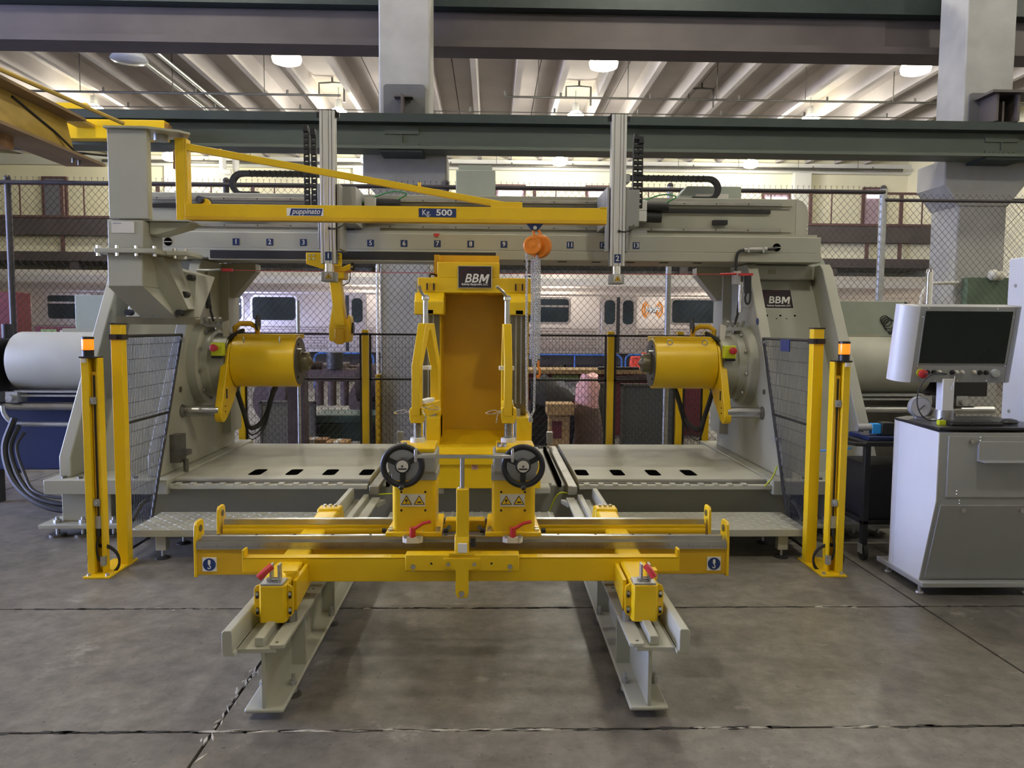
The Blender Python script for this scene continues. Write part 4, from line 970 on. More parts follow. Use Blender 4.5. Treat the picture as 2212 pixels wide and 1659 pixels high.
M().prism([(-2.03, 2.485), (-1.96, 2.485), (-1.96, 2.51), (-1.98, 2.53), (-2.03, 2.53)], 'y', 5.82, 5.86).o('buffer_stop', 'yellow', t)
sg = M().box(-1.381, -1.112, 5.777, 5.78, 2.405, 2.462).o('maker_sign', 'white', t)
M().prism([(-1.360, 2.409), (-1.130, 2.409), (-1.118, 2.458), (-1.348, 2.458)], 'y', 5.7755, 5.777).o('sign_field', 'navy', sg)
text('puppinato', .055, (-1.24, 5.775, 2.437), 'white', sg, bold=.0006, shear=.3, sx=.92)
sg = M().box(-.412, -.136, 5.777, 5.78, 2.406, 2.470).o('load_sign', 'signblue', t)
text('Kg.', .060, (-.355, 5.7765, 2.438), 'white', sg, sx=.85)
text('500', .062, (-.225, 5.7765, 2.438), 'white', sg, bold=.0014, sx=1.3)
M().box(.93, .985, 5.775, 5.80, 2.485, 2.492).o('end_stop', 'yellow', t)

# ---- chain hoist
t = T('chain_hoist', 'orange manual chain hoist with hanging chains on the jib arm', 'hoist', (.45, 5.85, .9))
M().prism([(.388, 2.368), (.512, 2.368), (.475, 2.322), (.425, 2.322)], 'y', 5.80, 5.83).o('trolley_plate', 'navy', t, bevel=.002)
M().cyl((.451, 5.80, 2.338), (.451, 5.79, 2.338), .014, n=12).o('trolley_bolt', 'steel', t)
M().hose([(.44, 5.815, 2.322), (.445, 5.815, 2.29), (.47, 5.815, 2.275), (.49, 5.815, 2.30), (.475, 5.815, 2.325)], .010).o('top_hook', 'orange', t)
M().lathe([(.016, .004), (.046, .004), (.05, 0), (.062, 0), (.068, .006), (.070, .035), (.066, .04)], (.432, 5.75, 2.205), (0, 1, 0), 28).o('wheel_cover', 'orange', t)
M().lathe([(.083, 0), (.088, .01), (.088, .05), (.06, .055)], (.478, 5.80, 2.205), (.45, 1, 0), 28).o('housing', 'orange', t)
M().lathe([(.02, 0), (.03, .004), (.03, .01)], (.432, 5.752, 2.205), (0, 1, 0), 16).o('hub', 'orange', t)
M().box(.455, .47, 5.77, 5.87, 2.14, 2.27).o('gap_plate', 'bronze', t)
def chain(parent, pts, lk=.024, w=.0065, r=.0030, name='chain', m='chain'):
    mm = M(); pts = [Vector(p) for p in pts]; seg = []
    L = [0]
    for i in range(1, len(pts)): L.append(L[-1] + (pts[i] - pts[i - 1]).length)
    n = max(2, int(L[-1] / (lk * .72)))
    for k in range(n):
        d = L[-1] * (k + .5) / n; i = 1
        while L[i] < d: i += 1
        f_ = (d - L[i - 1]) / (L[i] - L[i - 1]); p = pts[i - 1].lerp(pts[i], f_); dr = (pts[i] - pts[i - 1]).normalized()
        _, u, v = M.frame(dr); a = R(45 if k % 2 else 135); sd = u * math.cos(a) + v * math.sin(a)
        loop = [p + dr * (lk / 2 - w) + sd * w, p + dr * lk / 2, p + dr * (lk / 2 - w) - sd * w, p - dr * (lk / 2 - w) - sd * w, p - dr * lk / 2, p - dr * (lk / 2 - w) + sd * w]
        mm.tube(loop, r, 4, True)
    return stuff(mm.o(name, m, parent))
chain(t, [(.393, 5.80, 2.16), (.393, 5.80, 1.5), (.402, 5.80, .97), (.43, 5.80, .915), (.455, 5.80, .97), (.462, 5.80, 1.4), (.468, 5.80, 2.13)], .030, .008, .0038, 'hand_chain')
for k, (x, y, zb, zt) in enumerate(((.430, 5.83, 1.36, 2.12), (.444, 5.86, 1.30, 2.12), (.478, 5.84, 1.33, 2.14), (.492, 5.86, 1.36, 2.12), (.455, 5.80, 1.34, 2.10))):
    chain(t, [(x, y, zt), (x + .004, y, (zt + zb) / 2), (x - .003 + .005 * (k % 2), y, zb)], .026, .007, .0035, 'load_chain')
M().hose([(.487, 5.84, 1.34), (.487, 5.84, 1.30), (.498, 5.84, 1.27), (.497, 5.84, 1.235), (.487, 5.84, 1.215), (.480, 5.84, 1.235)], .008).box(.48, .497, 5.83, 5.85, 1.30, 1.345).o('bottom_hook', 'orange', t)
m = M()
for k in range(9): m.ring((.425 + .006 * (k % 3), 5.80 + .01 * (k % 2), .905 - .008 * (k // 3)), (1, k % 3 - 1, .5), .012, .003, 10, 4)
stuff(m.o('chain_end', 'galv', t))

# ================================================================ STEPS, TRESTLES
for x0, x1, lab in ((-2.31, -.97, 'beige tread-plate step platform left of the rails'), (-.62, .60, 'beige ribbed step platform between the two rails'), (.97, 2.33, 'beige tread-plate step platform right of the rails')):
    t = T('step_platform', lab, 'step', ((x0 + x1) / 2, 5.42, 0), 'step platforms')
    M().box(x0, x1, 5.17, 5.68, .165, .215).o('top', 'beige', t, bevel=.004)
    m = M(); n = int((x1 - x0) / (.055 if x0 != -.62 else .07))
    for k in range(n):
        x = x0 + (k + .5) * (x1 - x0) / n
        if x0 == -.62: m.box(x - .010, x + .010, 5.18, 5.67, .215, .2205)
        else:
            for j in range(9):
                y = 5.19 + .056 * j; sg = 1 if (k + j) % 2 else -1
                m.loft([(x - .018, y - .010 * sg, .215), (x, y - .006 - .0 * sg, .215), (x + .018, y + .010 * sg, .215), (x, y + .006, .215)], [(x - .012, y - .007 * sg, .2185), (x, y - .003, .2185), (x + .012, y + .007 * sg, .2185), (x, y + .003, .2185)])
    stuff(m.o('tread_pattern', 'beige_light', t, smooth=0))
    for x in ([x0 + .19, x1 - .16] if x0 != -.62 else [x0 + .2, x1 - .2]):
        for y in (5.24, 5.6):
            g = M().box(x - .035, x + .035, y - .03, y + .03, .06, .165).o('leg', 'beige', t, bevel=.003)
            M().cyl((x, y, .012), (x, y, .06), .010, n=8).o('spindle', 'galv', g)
            M().lathe([(.05, 0), (.05, .006), (.03, .016)], (x, y, 0), (0, 0, 1), 16).o('foot_pad', 'rubber', g)

def trestle(s):
    t = T('rail_trestle', f'{SIDE[s]} beige I-beam rail trestle in the foreground', 'trestle', (s * .79, 3.03, 0), 'rail trestles')
    X = lambda a, b: sorted((s * a, s * b)); y0, y1 = 3.03, 5.72
    M().box(*X(.705, .865), y0, y1, .03, .05).o('bottom_flange', 'beige', t, bevel=.008)
    M().box(*X(.778, .792), y0 + .005, y1, .05, .285).o('web', 'beige', t)
    M().prism([(s * .73, .285), (s * .90, .285), (s * .90, .30), (s * .73, .30)], 'y', y0, y1).o('top_flange', 'beige', t)
    M().prism([(s * .885, .283), (s * .93, .283), (s * .938, .29), (s * .938, .380), (s * .93, .388), (s * .900, .388), (s * .895, .38), (s * .895, .30), (s * .885, .30)], 'y', y0 - .03, y1).o('outer_channel', 'beige', t, bevel=.003)
    M().box(*X(.785, .822), y0 + .02, y1, .30, .340).o('rail_bar', 'beige', t, bevel=.004)
    M().prism([(s * .700, y0 + .01), (s * .715, y0), (s * .752, y0), (s * .762, y0 + .01), (s * .762, y1), (s * .700, y1)], 'z', .300, .316).o('inner_strip', 'beige', t, bevel=.002)
    for y in (3.06, 3.35, 3.7): M().cyl((s * .735, y, .316), (s * .735, y, .3175), .007, n=10).o('strip_hole', 'dark_steel', t)
    for y in (3.45, 4.1, 4.75, 5.4):
        M().box(*X(.715, .855), y - .006, y + .006, .05, .285).o('stiffener', 'beige', t)
    for y in (3.25, 4.05, 4.8, 5.5):
        for x in (.722, .850):
            M().cyl((s * x, y, 0), (s * x, y, .095), .008, n=8).bolt((s * x, y, .05), (0, 0, 1), .018, .016).bolt((s * x, y, .030), (0, 0, -1), .018, .014).o('levelling_bolt', 'galv', t)
        for x in (.722, .850): M().cyl((s * x, y, 0), (s * x, y, .008), .035, n=14).o('foot_washer', 'dark_steel', t)
    M().prism([(s * .705, y1 - .14), (s * .705, y1), (s * .66, y1)], 'z', .27, .30).o('end_gusset', 'beige', t)
    return t
for s in (-1, 1): trestle(s)

# ================================================================ AXLE TROLLEY
t = T('axle_trolley', 'wide yellow axle trolley with measuring rails riding on the trestles', 'trolley', (0, 3.7, .352))
# front beam with ruler
fb = M().box(-1.30, 1.30, 3.70, 3.80, .385, .545).o('front_beam', 'yellow_dark', t, bevel=.004)
M().box(-1.295, 1.295, 3.692, 3.70, .515, .55).o('ruler', 'steel', fb)
m = M()
for k in range(260):
    x = -1.295 + .01 * k
    m.box(x - .0006, x + .0006, 3.6912, 3.692, .522, .522 + (.017 if k % 10 == 0 else .009))
stuff(m.o('ruler_marks', 'black', fb))
M().box(-1.28, 1.28, 3.715, 3.745, .545, .577).o('linear_rail', 'steel', fb, bevel=.004)
M().box(-1.295, 1.295, 3.70, 3.79, .545, .553).o('cover_strip', 'dull_steel', fb)
for k in range(14): M().cyl((-1.2 + .185 * k, 3.73, .577), (-1.2 + .185 * k, 3.73, .5785), .007, n=8).o('rail_screw', 'black', fb)
rb = M().cyl((-1.28, 4.05, .515), (1.28, 4.05, .515), .034, n=20).o('rear_beam', 'yellow', t)
M().box(-1.28, 1.28, 4.035, 4.065, .545, .58).o('linear_rail', 'steel', rb, bevel=.004)
M().box(-1.28, 1.28, 4.02, 4.10, .535, .547).o('rail_seat', 'yellow', rb)
for s in (-1, 1):
    for y, zb, nm in ((3.75, .375, 'front_end_plate'), (4.06, .475, 'rear_end_plate')):
        x0, x1 = sorted((s * 1.295, s * 1.31)); w = .055 if y < 4 else .05
        pts = [(y - w, zb), (y + w, zb), (y + w, .55), (y + .045, .632), (y + .03, .645), (y - .03, .645), (y - .045, .63), (y - w, .55)]
        e = M().prism(pts, 'x', x0, x1).o(nm, 'yellow', t, bevel=.003)
        M().cyl((s * 1.294, y, .605), (s * 1.29, y, .605), .017, n=16).o('sling_hole', 'bronze', e)
    sg = M().box(s * 1.235 - .034, s * 1.235 + .034, 3.696, 3.70, .405, .473).o('lifting_sign', 'white', fb)
    M().cyl((s * 1.235, 3.696, .439), (s * 1.235, 3.6945, .439), .031, n=28).o('sign_disc', 'navy', sg)
    c = s * 1.235
    M().prism(rounded(c - .006, c + .006, .438, .462, .005, 3), 'y', 3.693, 3.695).o('hook_block', 'white', sg)
    M().tube([(c, 3.694, .438), (c, 3.694, .434), (c + .006, 3.694, .428), (c + .004, 3.694, .420), (c - .003, 3.694, .418), (c - .008, 3.694, .424)], .0022, 5).o('hook_symbol', 'white', sg)
    # arms along the trestles
    x = s * .80
    a = M(); a.loft([(x - .06, 3.30, .40), (x + .06, 3.30, .40), (x + .06, 3.30, .50), (x - .06, 3.30, .50)], [(x - .06, 4.42, .42), (x + .06, 4.42, .42), (x + .06, 4.42, .545), (x - .06, 4.42, .545)])
    a.o('side_arm', 'yellow', t, bevel=.012)
    M().prism([(4.36, .36), (4.52, .36), (4.52, .46), (4.46, .555), (4.36, .555)], 'x', x - .065, x + .065).o('wheel_housing', 'yellow', t, bevel=.01)
    for k in range(3): M().bolt((x - .03 + .03 * k, 4.42, .555), (0, 0, 1), .010, .012).o('bolt', 'steel', t)
    # brake box at the front
    bx = M().prism([(x - .058, 3.24), (x - .048, 3.22), (x + .048, 3.22), (x + .058, 3.24), (x + .058, 3.34), (x - .058, 3.34)], 'z', .332, .492).o('brake_box', 'yellow', t, bevel=.003)
    for e in (-1, 1):
        M().prism([(x + e * .058, .345), (x + e * .078, .355), (x + e * .084, .365), (x + e * .084, .470), (x + e * .078, .482), (x + e * .058, .492)], 'y', 3.25, 3.262).o('side_flange', 'yellow', bx, bevel=.002)
        for z in (.445, .375):
            M().prism(rounded(x + e * .070 - .006, x + e * .070 + .006, z - .016, z + .016, .0055, 3), 'y', 3.247, 3.2505).o('bolt_slot', 'black', bx)
            M().bolt((x + e * .070, 3.249, z + .007), (0, -1, 0), .008, .008).o('slot_bolt', 'steel', bx)
    M().cyl((x - s * .067, 3.29, .317), (x - s * .067, 3.29, .36), .022, n=16).o('rail_roller', 'dull_steel', t)
    M().cyl((x + s * .02, 3.32, .34), (x + s * .02, 3.40, .34), .02, n=12).box(x - .03, x + .03, 3.30, 3.36, .345, .36).o('roller_axle', 'dark_steel', t)
    M().prism([(3.30, .36), (3.62, .40), (3.62, .50), (3.30, .49)], 'x', *sorted((s * .715, s * .730))).o('brake_plate', 'yellow', t)
    # toggle clamp
    tp = M().box(x - .05, x + .045, 3.225, 3.31, .492, .502).o('toggle_base', 'galv', t, bevel=.002)
    for e in (-.012, .022): M().prism([(x + e - .004, .502), (x + e + .004, .502), (x + e + .004, .575), (x + e - .004, .575)], 'y', 3.25, 3.29).o('toggle_lever', 'galv', tp)
    M().cyl((x - .03, 3.26, .512), (x + .03, 3.26, .512), .008, n=10).o('toggle_pivot', 'steel', tp)
    dx = -.045 if s < 0 else .03
    M().hose([(x + dx * .1, 3.25, .572), (x + dx * .6, 3.235, .555), (x + dx * 1.2, 3.22, .528)], .015, 10).o('toggle_handle', 'red', tp)
    M().cyl((x + .045, 3.36, .48), (x + .045, 3.36, .515), .035, n=20).o('bearing_cap', 'yellow', t)
    M().box(x + .02, x + .075, 3.335, 3.385, .515, .522).o('cap_plate', 'yellow', t)
    M().box(-.825, -.775, 3.875, 3.92, .52, .528).o('label', 'white', t) if s < 0 else None
# front cross bar
cb = M(); cb.prism([(-1.02, .525), (1.02, .525), (1.02, .457), (.79, .457), (.76, .412), (-.76, .412), (-.79, .457), (-1.02, .457)], 'y', 3.52, 3.535)
cb.box(-1.02, 1.02, 3.52, 3.57, .519, .527); cb = cb.o('front_bar', 'yellow', t, bevel=.002)
for s in (-1, 1): M().box(*sorted((s * 1.008, s * 1.02)), 3.52, 3.57, .527, .562).o('bar_lip', 'yellow', cb, bevel=.002)
# sliding bracket in the middle
sb = M().box(-.262, .262, 3.475, 3.487, .475, .55).box(-.262, .262, 3.475, 3.54, .542, .552).o('slide_bracket', 'yellow', t, bevel=.004)
M().box(-.06, .056, 3.47, 3.50, .552, .560).o('cast_plate', 'yellow', sb)
text('2500', .026, (0, 3.487, .5605), 'yellow_dark', sb, up=(0, 1, 0), bold=.0005)
M().prism([(-.082, .538), (.078, .538), (.083, .533), (.083, .490), (.030, .482), (.030, .375), (.022, .352), (-.022, .352), (-.030, .375), (-.030, .482), (-.087, .490), (-.087, .533)], 'y', 3.465, 3.475).o('t_plate', 'yellow', sb, bevel=.002)
for x, z, r_ in ((-.063, .511, .009), (.056, .511, .009), (-.225, .497, .012), (.220, .497, .012), (-.002, .372, .014)):
    M().bolt((x, 3.466 if abs(x) < .1 else 3.475, z), (0, -1, 0), r_, .008).o('bolt', 'steel', sb)
for x in (-.142, .135): M().cyl((x, 3.475, .511), (x, 3.474, .511), .0055, n=8).o('bolt_hole', 'black', sb)
for x in (-.225, .22): M().cyl((x, 3.49, .49), (x, 3.52, .49), .022, n=18).o('guide_roller', 'offwhite', sb)
# centre post with height rod
cp = M().box(-.029, .029, 3.50, 3.56, .62, .852).o('centre_post', 'yellow', t, bevel=.004)
M().prism([(3.47, .552), (3.58, .552), (3.56, .63), (3.50, .63)], 'x', -.036, .03).o('post_foot', 'yellow', cp, bevel=.003)
M().box(-.02, .022, 3.470, 3.484, .563, .604).o('type_label', 'white', cp)
M().box(.038, .06, 3.50, 3.53, .585, .62).cyl((.049, 3.50, .60), (.049, 3.48, .60), .014, n=10).o('clamp_knob', 'black', cp)
M().cyl((-.003, 3.53, .852), (-.003, 3.53, .995), .011, n=14).o('height_rod', 'steel', cp)
M().ball((-.014, 3.515, .855), .008).o('set_screw', 'chrome', cp)
M().box(-.222, .236, 3.52, 3.54, .992, 1.008).box(-.222, -.210, 3.50, 3.55, .978, 1.035).box(.224, .236, 3.50, 3.55, .978, 1.035).o('gauge_bar', 'steel', cp, bevel=.002)
M().box(-.10, .10, 3.82, 3.90, .565, .625).o('coupling_block', 'yellow', t, bevel=.006)
for x in (-.08, .075): M().bolt((x, 3.82, .590), (0, -1, 0), .013, .010).o('bolt', 'dull_steel', t)
M().box(-.35, .36, 3.79, 4.0, .50, .535).o('cross_plate', 'rust_frame', t)

# ---- axle support carriages with handwheels
def carriage(s):
    x = s * .24
    t = T('axle_support', f'{SIDE[s]} yellow axle support with black handwheel, threaded spindle and fork', 'axle support', (x, 3.8, .578), 'axle supports')
    bp = M().prism([(x - .135, 3.64), (x + .135, 3.64), (x + .125, 4.02), (x - .125, 4.02)], 'z', .590, .612).o('base_plate', 'yellow', t, bevel=.004)
    for e in (-.115, -.045, .045, .115):
        for y in (3.67, 3.71): M().bolt((x + e, y, .612), (0, 0, 1), .011, .010).o('bolt', 'steel', bp)
    for e in (-.09, .09): M().box(x + e - .035, x + e + .035, 3.70, 3.77, .5785, .590).box(x + e - .035, x + e + .035, 4.02, 4.08, .581, .590).o('runner_block', 'dull_steel', t)
    for e in (-.14, .14): M().cyl((x + e, 3.72, .60), (x + e * 1.15, 3.72, .60), .012, n=12).o('buffer', 'rubber', bp)
    M().prism(rounded(x - .105, x + .105, 3.66, 3.88, .025), 'z', .612, .865).o('column', 'yellow', t)
    for e in (-.06, .055):
        for z in (.805, .715): M().cyl((x + e, 3.66, z), (x + e, 3.659, z), .006, n=8).o('bolt_hole', 'black', t)
    M().box(x - .108, x + .11, 3.655, 3.88, .862, .90).o('adapter_plate', 'panel_grey', t, bevel=.003)
    M().box(x - .10, x + .108, 3.64, 3.88, .90, .995).o('gear_housing', 'panel_grey', t, bevel=.01)
    M().prism([(3.66, .995), (3.90, .995), (3.90, 1.02), (3.72, 1.03), (3.66, 1.015)], 'x', x - .085, x + .10).o('top_block', 'yellow', t, bevel=.004)
    for e in (.045, .07): M().bolt((x - s * e * -1 if s < 0 else x - e, 3.69, 1.02), (0, 0, 1), .012, .02).o('top_bolt', 'chrome', t)
    # warning sign
    sg = M().box(x - .065, x + .055, 3.656, 3.66, .735, .795).o('warning_sign', 'offwhite', t)
    for e in (-.035, .026):
        M().prism([(x + e - .027, .744), (x + e + .027, .744), (x + e, .790)], 'y', 3.6545, 3.656).o('sign_border', 'black', sg)
        M().prism([(x + e - .021, .7475), (x + e + .021, .7475), (x + e, .784)], 'y', 3.6535, 3.6545).o('sign_triangle', 'yellow', sg)
    M().cyl((x - .035, 3.6536, .765), (x - .035, 3.6525, .765), .006, n=10).box(x - .0365, x - .0335, 3.6525, 3.6535, .749, .757).o('gear_symbol', 'black', sg)
    M().box(x + .018, x + .036, 3.6525, 3.6535, .753, .760).o('hand_symbol', 'black', sg)
    # handwheel
    hx, hz = s * .24 + (-.045 if s < 0 else .042), .945
    hw = M().ring((hx, 3.585, hz), (0, 1, 0), .091, .0145, 36, 10).o('handwheel', 'black', t)
    for a in (155, 30, 270):
        dr = Vector((math.cos(R(a)), 0, math.sin(R(a)))); sd = Vector((-dr.z, 0, dr.x))
        M().obox(Vector((hx, 3.588, hz)) + dr * .058, dr * .034, sd * .013, (0, .006, 0)).o('spoke', 'black', hw, bevel=.003)
    M().lathe([(.036, .02), (.036, -.006), (.032, -.010), (.02, -.010)], (hx, 3.585, hz), (0, 1, 0), 28).o('wheel_hub', 'black', hw)
    M().lathe([(.028, -.0105), (.028, -.012), (.002, -.0122)], (hx, 3.585, hz), (0, 1, 0), 28).o('dial', 'offwhite', hw)
    M().box(hx - .020, hx + .020, 3.5718, 3.5728, hz - .016, hz - .009).cyl((hx, 3.573, hz), (hx, 3.572, hz), .005, n=10).o('dial_marks', 'black', hw)
    M().lathe([(.008, 0), (.013, -.02), (.012, -.05), (.006, -.055)], (hx, 3.575, hz - .092), (0, 1, 0), 16).o('crank_knob', 'black', hw)
    M().cyl((hx, 3.60, hz), (hx, 3.66, hz), .018, n=14).o('wheel_shaft', 'dull_steel', t)
    M().lathe([(.075, 0), (.075, .03)], (hx, 3.625, hz), (0, 1, 0), 28).o('shaft_flange', 'panel_grey', t)
    # spindle, collar, guide rod
    X = x + (.005 if s < 0 else -.025); Y = 3.80
    M().lathe([(.036, 0), (.036, .03), (.025, .032)], (X, Y, 1.018), (0, 0, 1), 24).o('collar', 'panel_white', t)
    sp = []
    for k in range(24): sp += [(.0215, 1.04 + .0058 * k), (.0165, 1.0429 + .0058 * k)]
    M().lathe(sp, (X, Y, 0), (0, 0, 1), 18).o('threaded_spindle', 'steel', t, smooth=0)
    M().cyl((X + .034, Y + .02, 1.02), (X + .034, Y + .02, 1.152), .009, n=12).o('guide_rod', 'chrome', t)
    ks = .27 if s < 0 else -.04
    def yawed(m_):
        m_.v = [(v[0] + (v[1] - (Y - .03)) * ks, v[1], v[2]) for v in m_.v]; return m_
    yb = Y - .03
    fk = M(); fk.prism([(X - .036, 1.150), (X - .030, 1.125), (X + .030, 1.125), (X + .040, 1.150), (X + .040, 1.195), (X + .022, 1.205), (X + .022, 1.165), (X - .022, 1.165), (X - .022, 1.205), (X - .036, 1.195)], 'y', Y - .04, Y + .05)
    fk.o('fork_base', 'yellow', t, bevel=.003)
    yawed(M().box(X - .018, X + .03, Y + .02, Y + .23, 1.150, 1.215)).o('fork_bridge', 'yellow', t, bevel=.003)
    yawed(M().box(X - .012, X + .026, Y + .0, Y + .15, 1.215, 1.235)).o('pad', 'white', t, bevel=.003)
    yawed(M().prism([(yb - .012, 1.16), (yb + .03, 1.16), (yb + .03, 1.40), (yb + .13, 1.58), (yb + .15, 1.585), (yb + .15, 1.615), (yb + .08, 1.615), (yb - .012, 1.41)], 'x', X - .022, X + .018)).o('fork_arm', 'yellow', t, bevel=.003)
    yawed(M().prism([(yb + .25, 1.16), (yb + .29, 1.16), (yb + .29, 1.41), (yb + .20, 1.615), (yb + .15, 1.615), (yb + .15, 1.585), (yb + .25, 1.39)], 'x', X - .022, X + .018)).o('fork_arm', 'yellow', t, bevel=.003)
    yawed(M().box(X + (.018 if s < 0 else -.045), X + (.048 if s < 0 else .03), yb + .03, yb + .07, 1.385, 1.405)).o('stop_pad', 'white', t, bevel=.002)
    rx = X - .002 + .13 * ks
    M().cyl((rx, yb + .12, 1.61), (rx, yb + .12, 1.735), .013, n=16).o('clamp_rod', 'steel', t)
    M().lathe([(.013, 0), (.020, .005), (.020, .018), (.012, .028)], (rx, yb + .12, 1.73), (0, 0, 1), 18).o('rod_cap', 'chrome', t)
    M().hose([(rx, yb + .12, 1.742), (rx - .022, yb + .10, 1.775), (rx - .036 - (.018 if s > 0 else -.008), yb + .085, 1.80)], .008, 8).o('clamp_handle', 'steel', t)
    # locking pins with wire rings
    for sx, z, L in ((-1, 1.18, .055), (1, 1.20, .06)):
        if s > 0 and sx > 0: continue
        c = Vector((X + sx * .045, Y - .02, z))
        M().tube([c, c + Vector((sx * .022, 0, .010)), c + Vector((sx * L, -.015, .004)), c + Vector((sx * (L + .012), -.015, -.004)), c + Vector((sx * L, 0, -.010)), c + Vector((sx * .020, 0, -.008)), c], .0022, 6).o('pin_ring', 'chrome', t)
        M().cyl(c, c + Vector((-sx * .03, 0, 0)), .007, n=10).o('lock_pin', 'chrome', t)
    chain(t, [(X + (.03 if s < 0 else -.042), Y - .045, 1.19), (X + (.042 if s < 0 else -.055), Y - .05, 1.165), (X + (.047 if s < 0 else -.060), Y - .05, 1.13)], .010, .0028, .0011, 'pin_chain', 'chrome')
    # red clamping lever on the front rail
    cl = M().prism([(x - .052, 3.63), (x - .03, 3.61), (x + .03, 3.61), (x + .045, 3.63), (x + .045, 3.67), (x - .052, 3.67)], 'z', .565, .595).o('rail_clamp', 'offwhite', t, bevel=.003)
    lx = x - .003
    M().cyl((lx, 3.625, .585), (lx, 3.625, .640), .015, n=14).o('lever_hub', 'red', cl)
    M().hose([(lx, 3.625, .632), (lx + .02, 3.62, .642), (lx + .05, 3.615, .662), (lx + .088, 3.61, .672)], .008, 8).o('lever_handle', 'red', cl)
    for e in (-.035, .03): M().bolt((x + e, 3.612, .600), (0, -1, 0), .009, .008).o('bolt', 'steel', cl)
    return t
for s in (-1, 1): carriage(s)

# ================================================================ LIGHT-CURTAIN POSTS, MESH GUARDS
def guard(s):
    X = lambda a, b: sorted((s * a, s * b))
    t = T('light_curtain_post', f'{SIDE[s]} yellow light curtain post with amber beacon', 'post', (s * 2.36, 4.97, 0), 'light curtain posts')
    M().box(*X(2.27, 2.435), 4.80, 5.20, 0, .012).o('base_plate', 'yellow', t, bevel=.002)
    for x, y in ((2.41, 4.83), (2.295, 4.83), (2.29, 5.175)): M().bolt((s * x, y, .012), (0, 0, 1), .012, .014).o('anchor_bolt', 'galv', t)
    fp = M().prism([(s * a, b_) for a, b_ in ((2.335, 4.88), (2.349, 4.88), (2.349, 4.932), (2.388, 4.932), (2.388, 4.86), (2.432, 4.86), (2.432, 4.95), (2.335, 4.95))], 'z', .012, 1.388).o('curtain_housing', 'yellow', t, bevel=.002)
    M().box(*X(2.350, 2.385), 4.89, 4.93, .30, 1.30).o('light_curtain', 'yellow_dark', t, bevel=.003)
    M().box(*X(2.362, 2.373), 4.886, 4.89, .32, 1.28).o('curtain_window', 'black', t)
    for z in (1.12, .47): M().box(*X(2.35, 2.392), 4.87, 4.89, z - .022, z + .022).bolt((s * 2.37, 4.87, z), (0, -1, 0), .012, .01).o('curtain_clamp', 'galv', t)
    M().box(*X(2.352, 2.388), 4.885, 4.93, .30, .38).o('connector', 'galv', t)
    M().hose([(s * 2.37, 4.895, .30), (s * 2.37, 4.89, .25), (s * 2.385, 4.885, .18), (s * 2.375, 4.89, .10), (s * 2.355, 4.90, .085)], .007).o('cable', 'rubber', t)
    M().cyl((s * 2.37, 4.89, .25), (s * 2.37, 4.89, .30), .012, n=10).o('plug', 'rubber', t)
    m = M()
    for k in range(3): m.ring((s * 2.365, 4.93, .075 + .006 * k), (0, 1, .1), .10, .007, 24, 6)
    stuff(m.o('coiled_cable', 'rubber', t))
    M().box(*X(2.33, 2.36), 4.875, 4.90, .06, .12).o('cable_clip', 'galv', t)
    bc = M().lathe([(.035, 0), (.035, .035), (.038, .037), (.038, .04)], (s * 2.405, 4.90, 1.398), (0, 0, 1), 24).o('beacon_base', 'black', t)
    M().lathe([(.034, .04), (.035, .045), (.035, .105), (.034, .108)], (s * 2.405, 4.90, 1.398), (0, 0, 1), 24).o('amber_lens', 'warn_orange', bc)
    M().lathe([(.037, .108), (.037, .122), (.02, .126)], (s * 2.405, 4.90, 1.398), (0, 0, 1), 24).o('beacon_cap', 'black', bc)
    M().box(*X(2.34, 2.44), 4.855, 4.955, 1.388, 1.398).o('top_plate', 'black', t)
    M().box(*X(2.395, 2.42), 4.845, 4.86, 1.36, 1.385).o('small_tag', 'offwhite', t)
    # rear post and mesh panel towards the tower
    g = T('mesh_guard', f'{SIDE[s]} black wire mesh guard panel with yellow post beside the tower', 'guard', (s * 2.31, 5.5, 0), 'mesh guards')
    M().box(*X(2.275, 2.345), 5.07, 5.14, .012, 1.60).o('post', 'yellow', g, bevel=.002)
    M().box(*X(2.27, 2.35), 5.065, 5.145, 1.60, 1.608).o('post_cap', 'black', g)
    M().box(*X(2.268, 2.352), 5.062, 5.148, 1.50, 1.535).bolt((s * 2.31, 5.062, 1.518), (0, -1, 0), .016, .012).o('top_clamp', 'black', g)
    x = 2.345
    def yend(z): return 5.55 + (z - .10) * .47
    def pt(y, z): return (s * (x + (y - 5.14) * .0), y, z)
    fr = M(); fr.tube([pt(5.14, 1.52), pt(yend(1.52), 1.52)], .012, 6)
    fr.tube([pt(yend(1.52), 1.52), pt(yend(.05), .05)], .012, 6); fr.tube([pt(5.14, .06), pt(yend(.06), .06)], .010, 6)
    fr.tube([pt(5.14, .93), pt(yend(.93), .93)], .010, 6)
    fr.o('panel_frame', 'blackwire', g)
    m = M(); n = 48
    for k in range(n):
        y = 5.15 + k * .0238
        zlow = .06 if y < yend(.06) else .10 + (y - 5.55) / .47
        if zlow < 1.5: m.tube([pt(y, max(zlow, .06)), pt(y, 1.52)], .0024, 4)
    for k in range(1, 15):
        z = .06 + .10 * k; m.tube([pt(5.14, z), pt(yend(z), z)], .0017, 4)
    stuff(m.o('wire_mesh', 'blackwire', g))
    for z in (1.48, .74, .12): M().box(*X(x - .01, x + .03), yend(z) - .01, yend(z) + .06, z - .025, z + .02).o('tower_clip', 'galv', g)
    if s > 0:
        b_ = M().box(2.328, 2.335, 5.62, 5.80, 1.43, 1.52).o('type_plate', 'navy', g)
    M().tube([pt(5.3, .25), pt(5.42, .32), pt(5.5, .34)], .014).o('locking_handle', 'rubber', g)
for s in (-1, 1): guard(s)

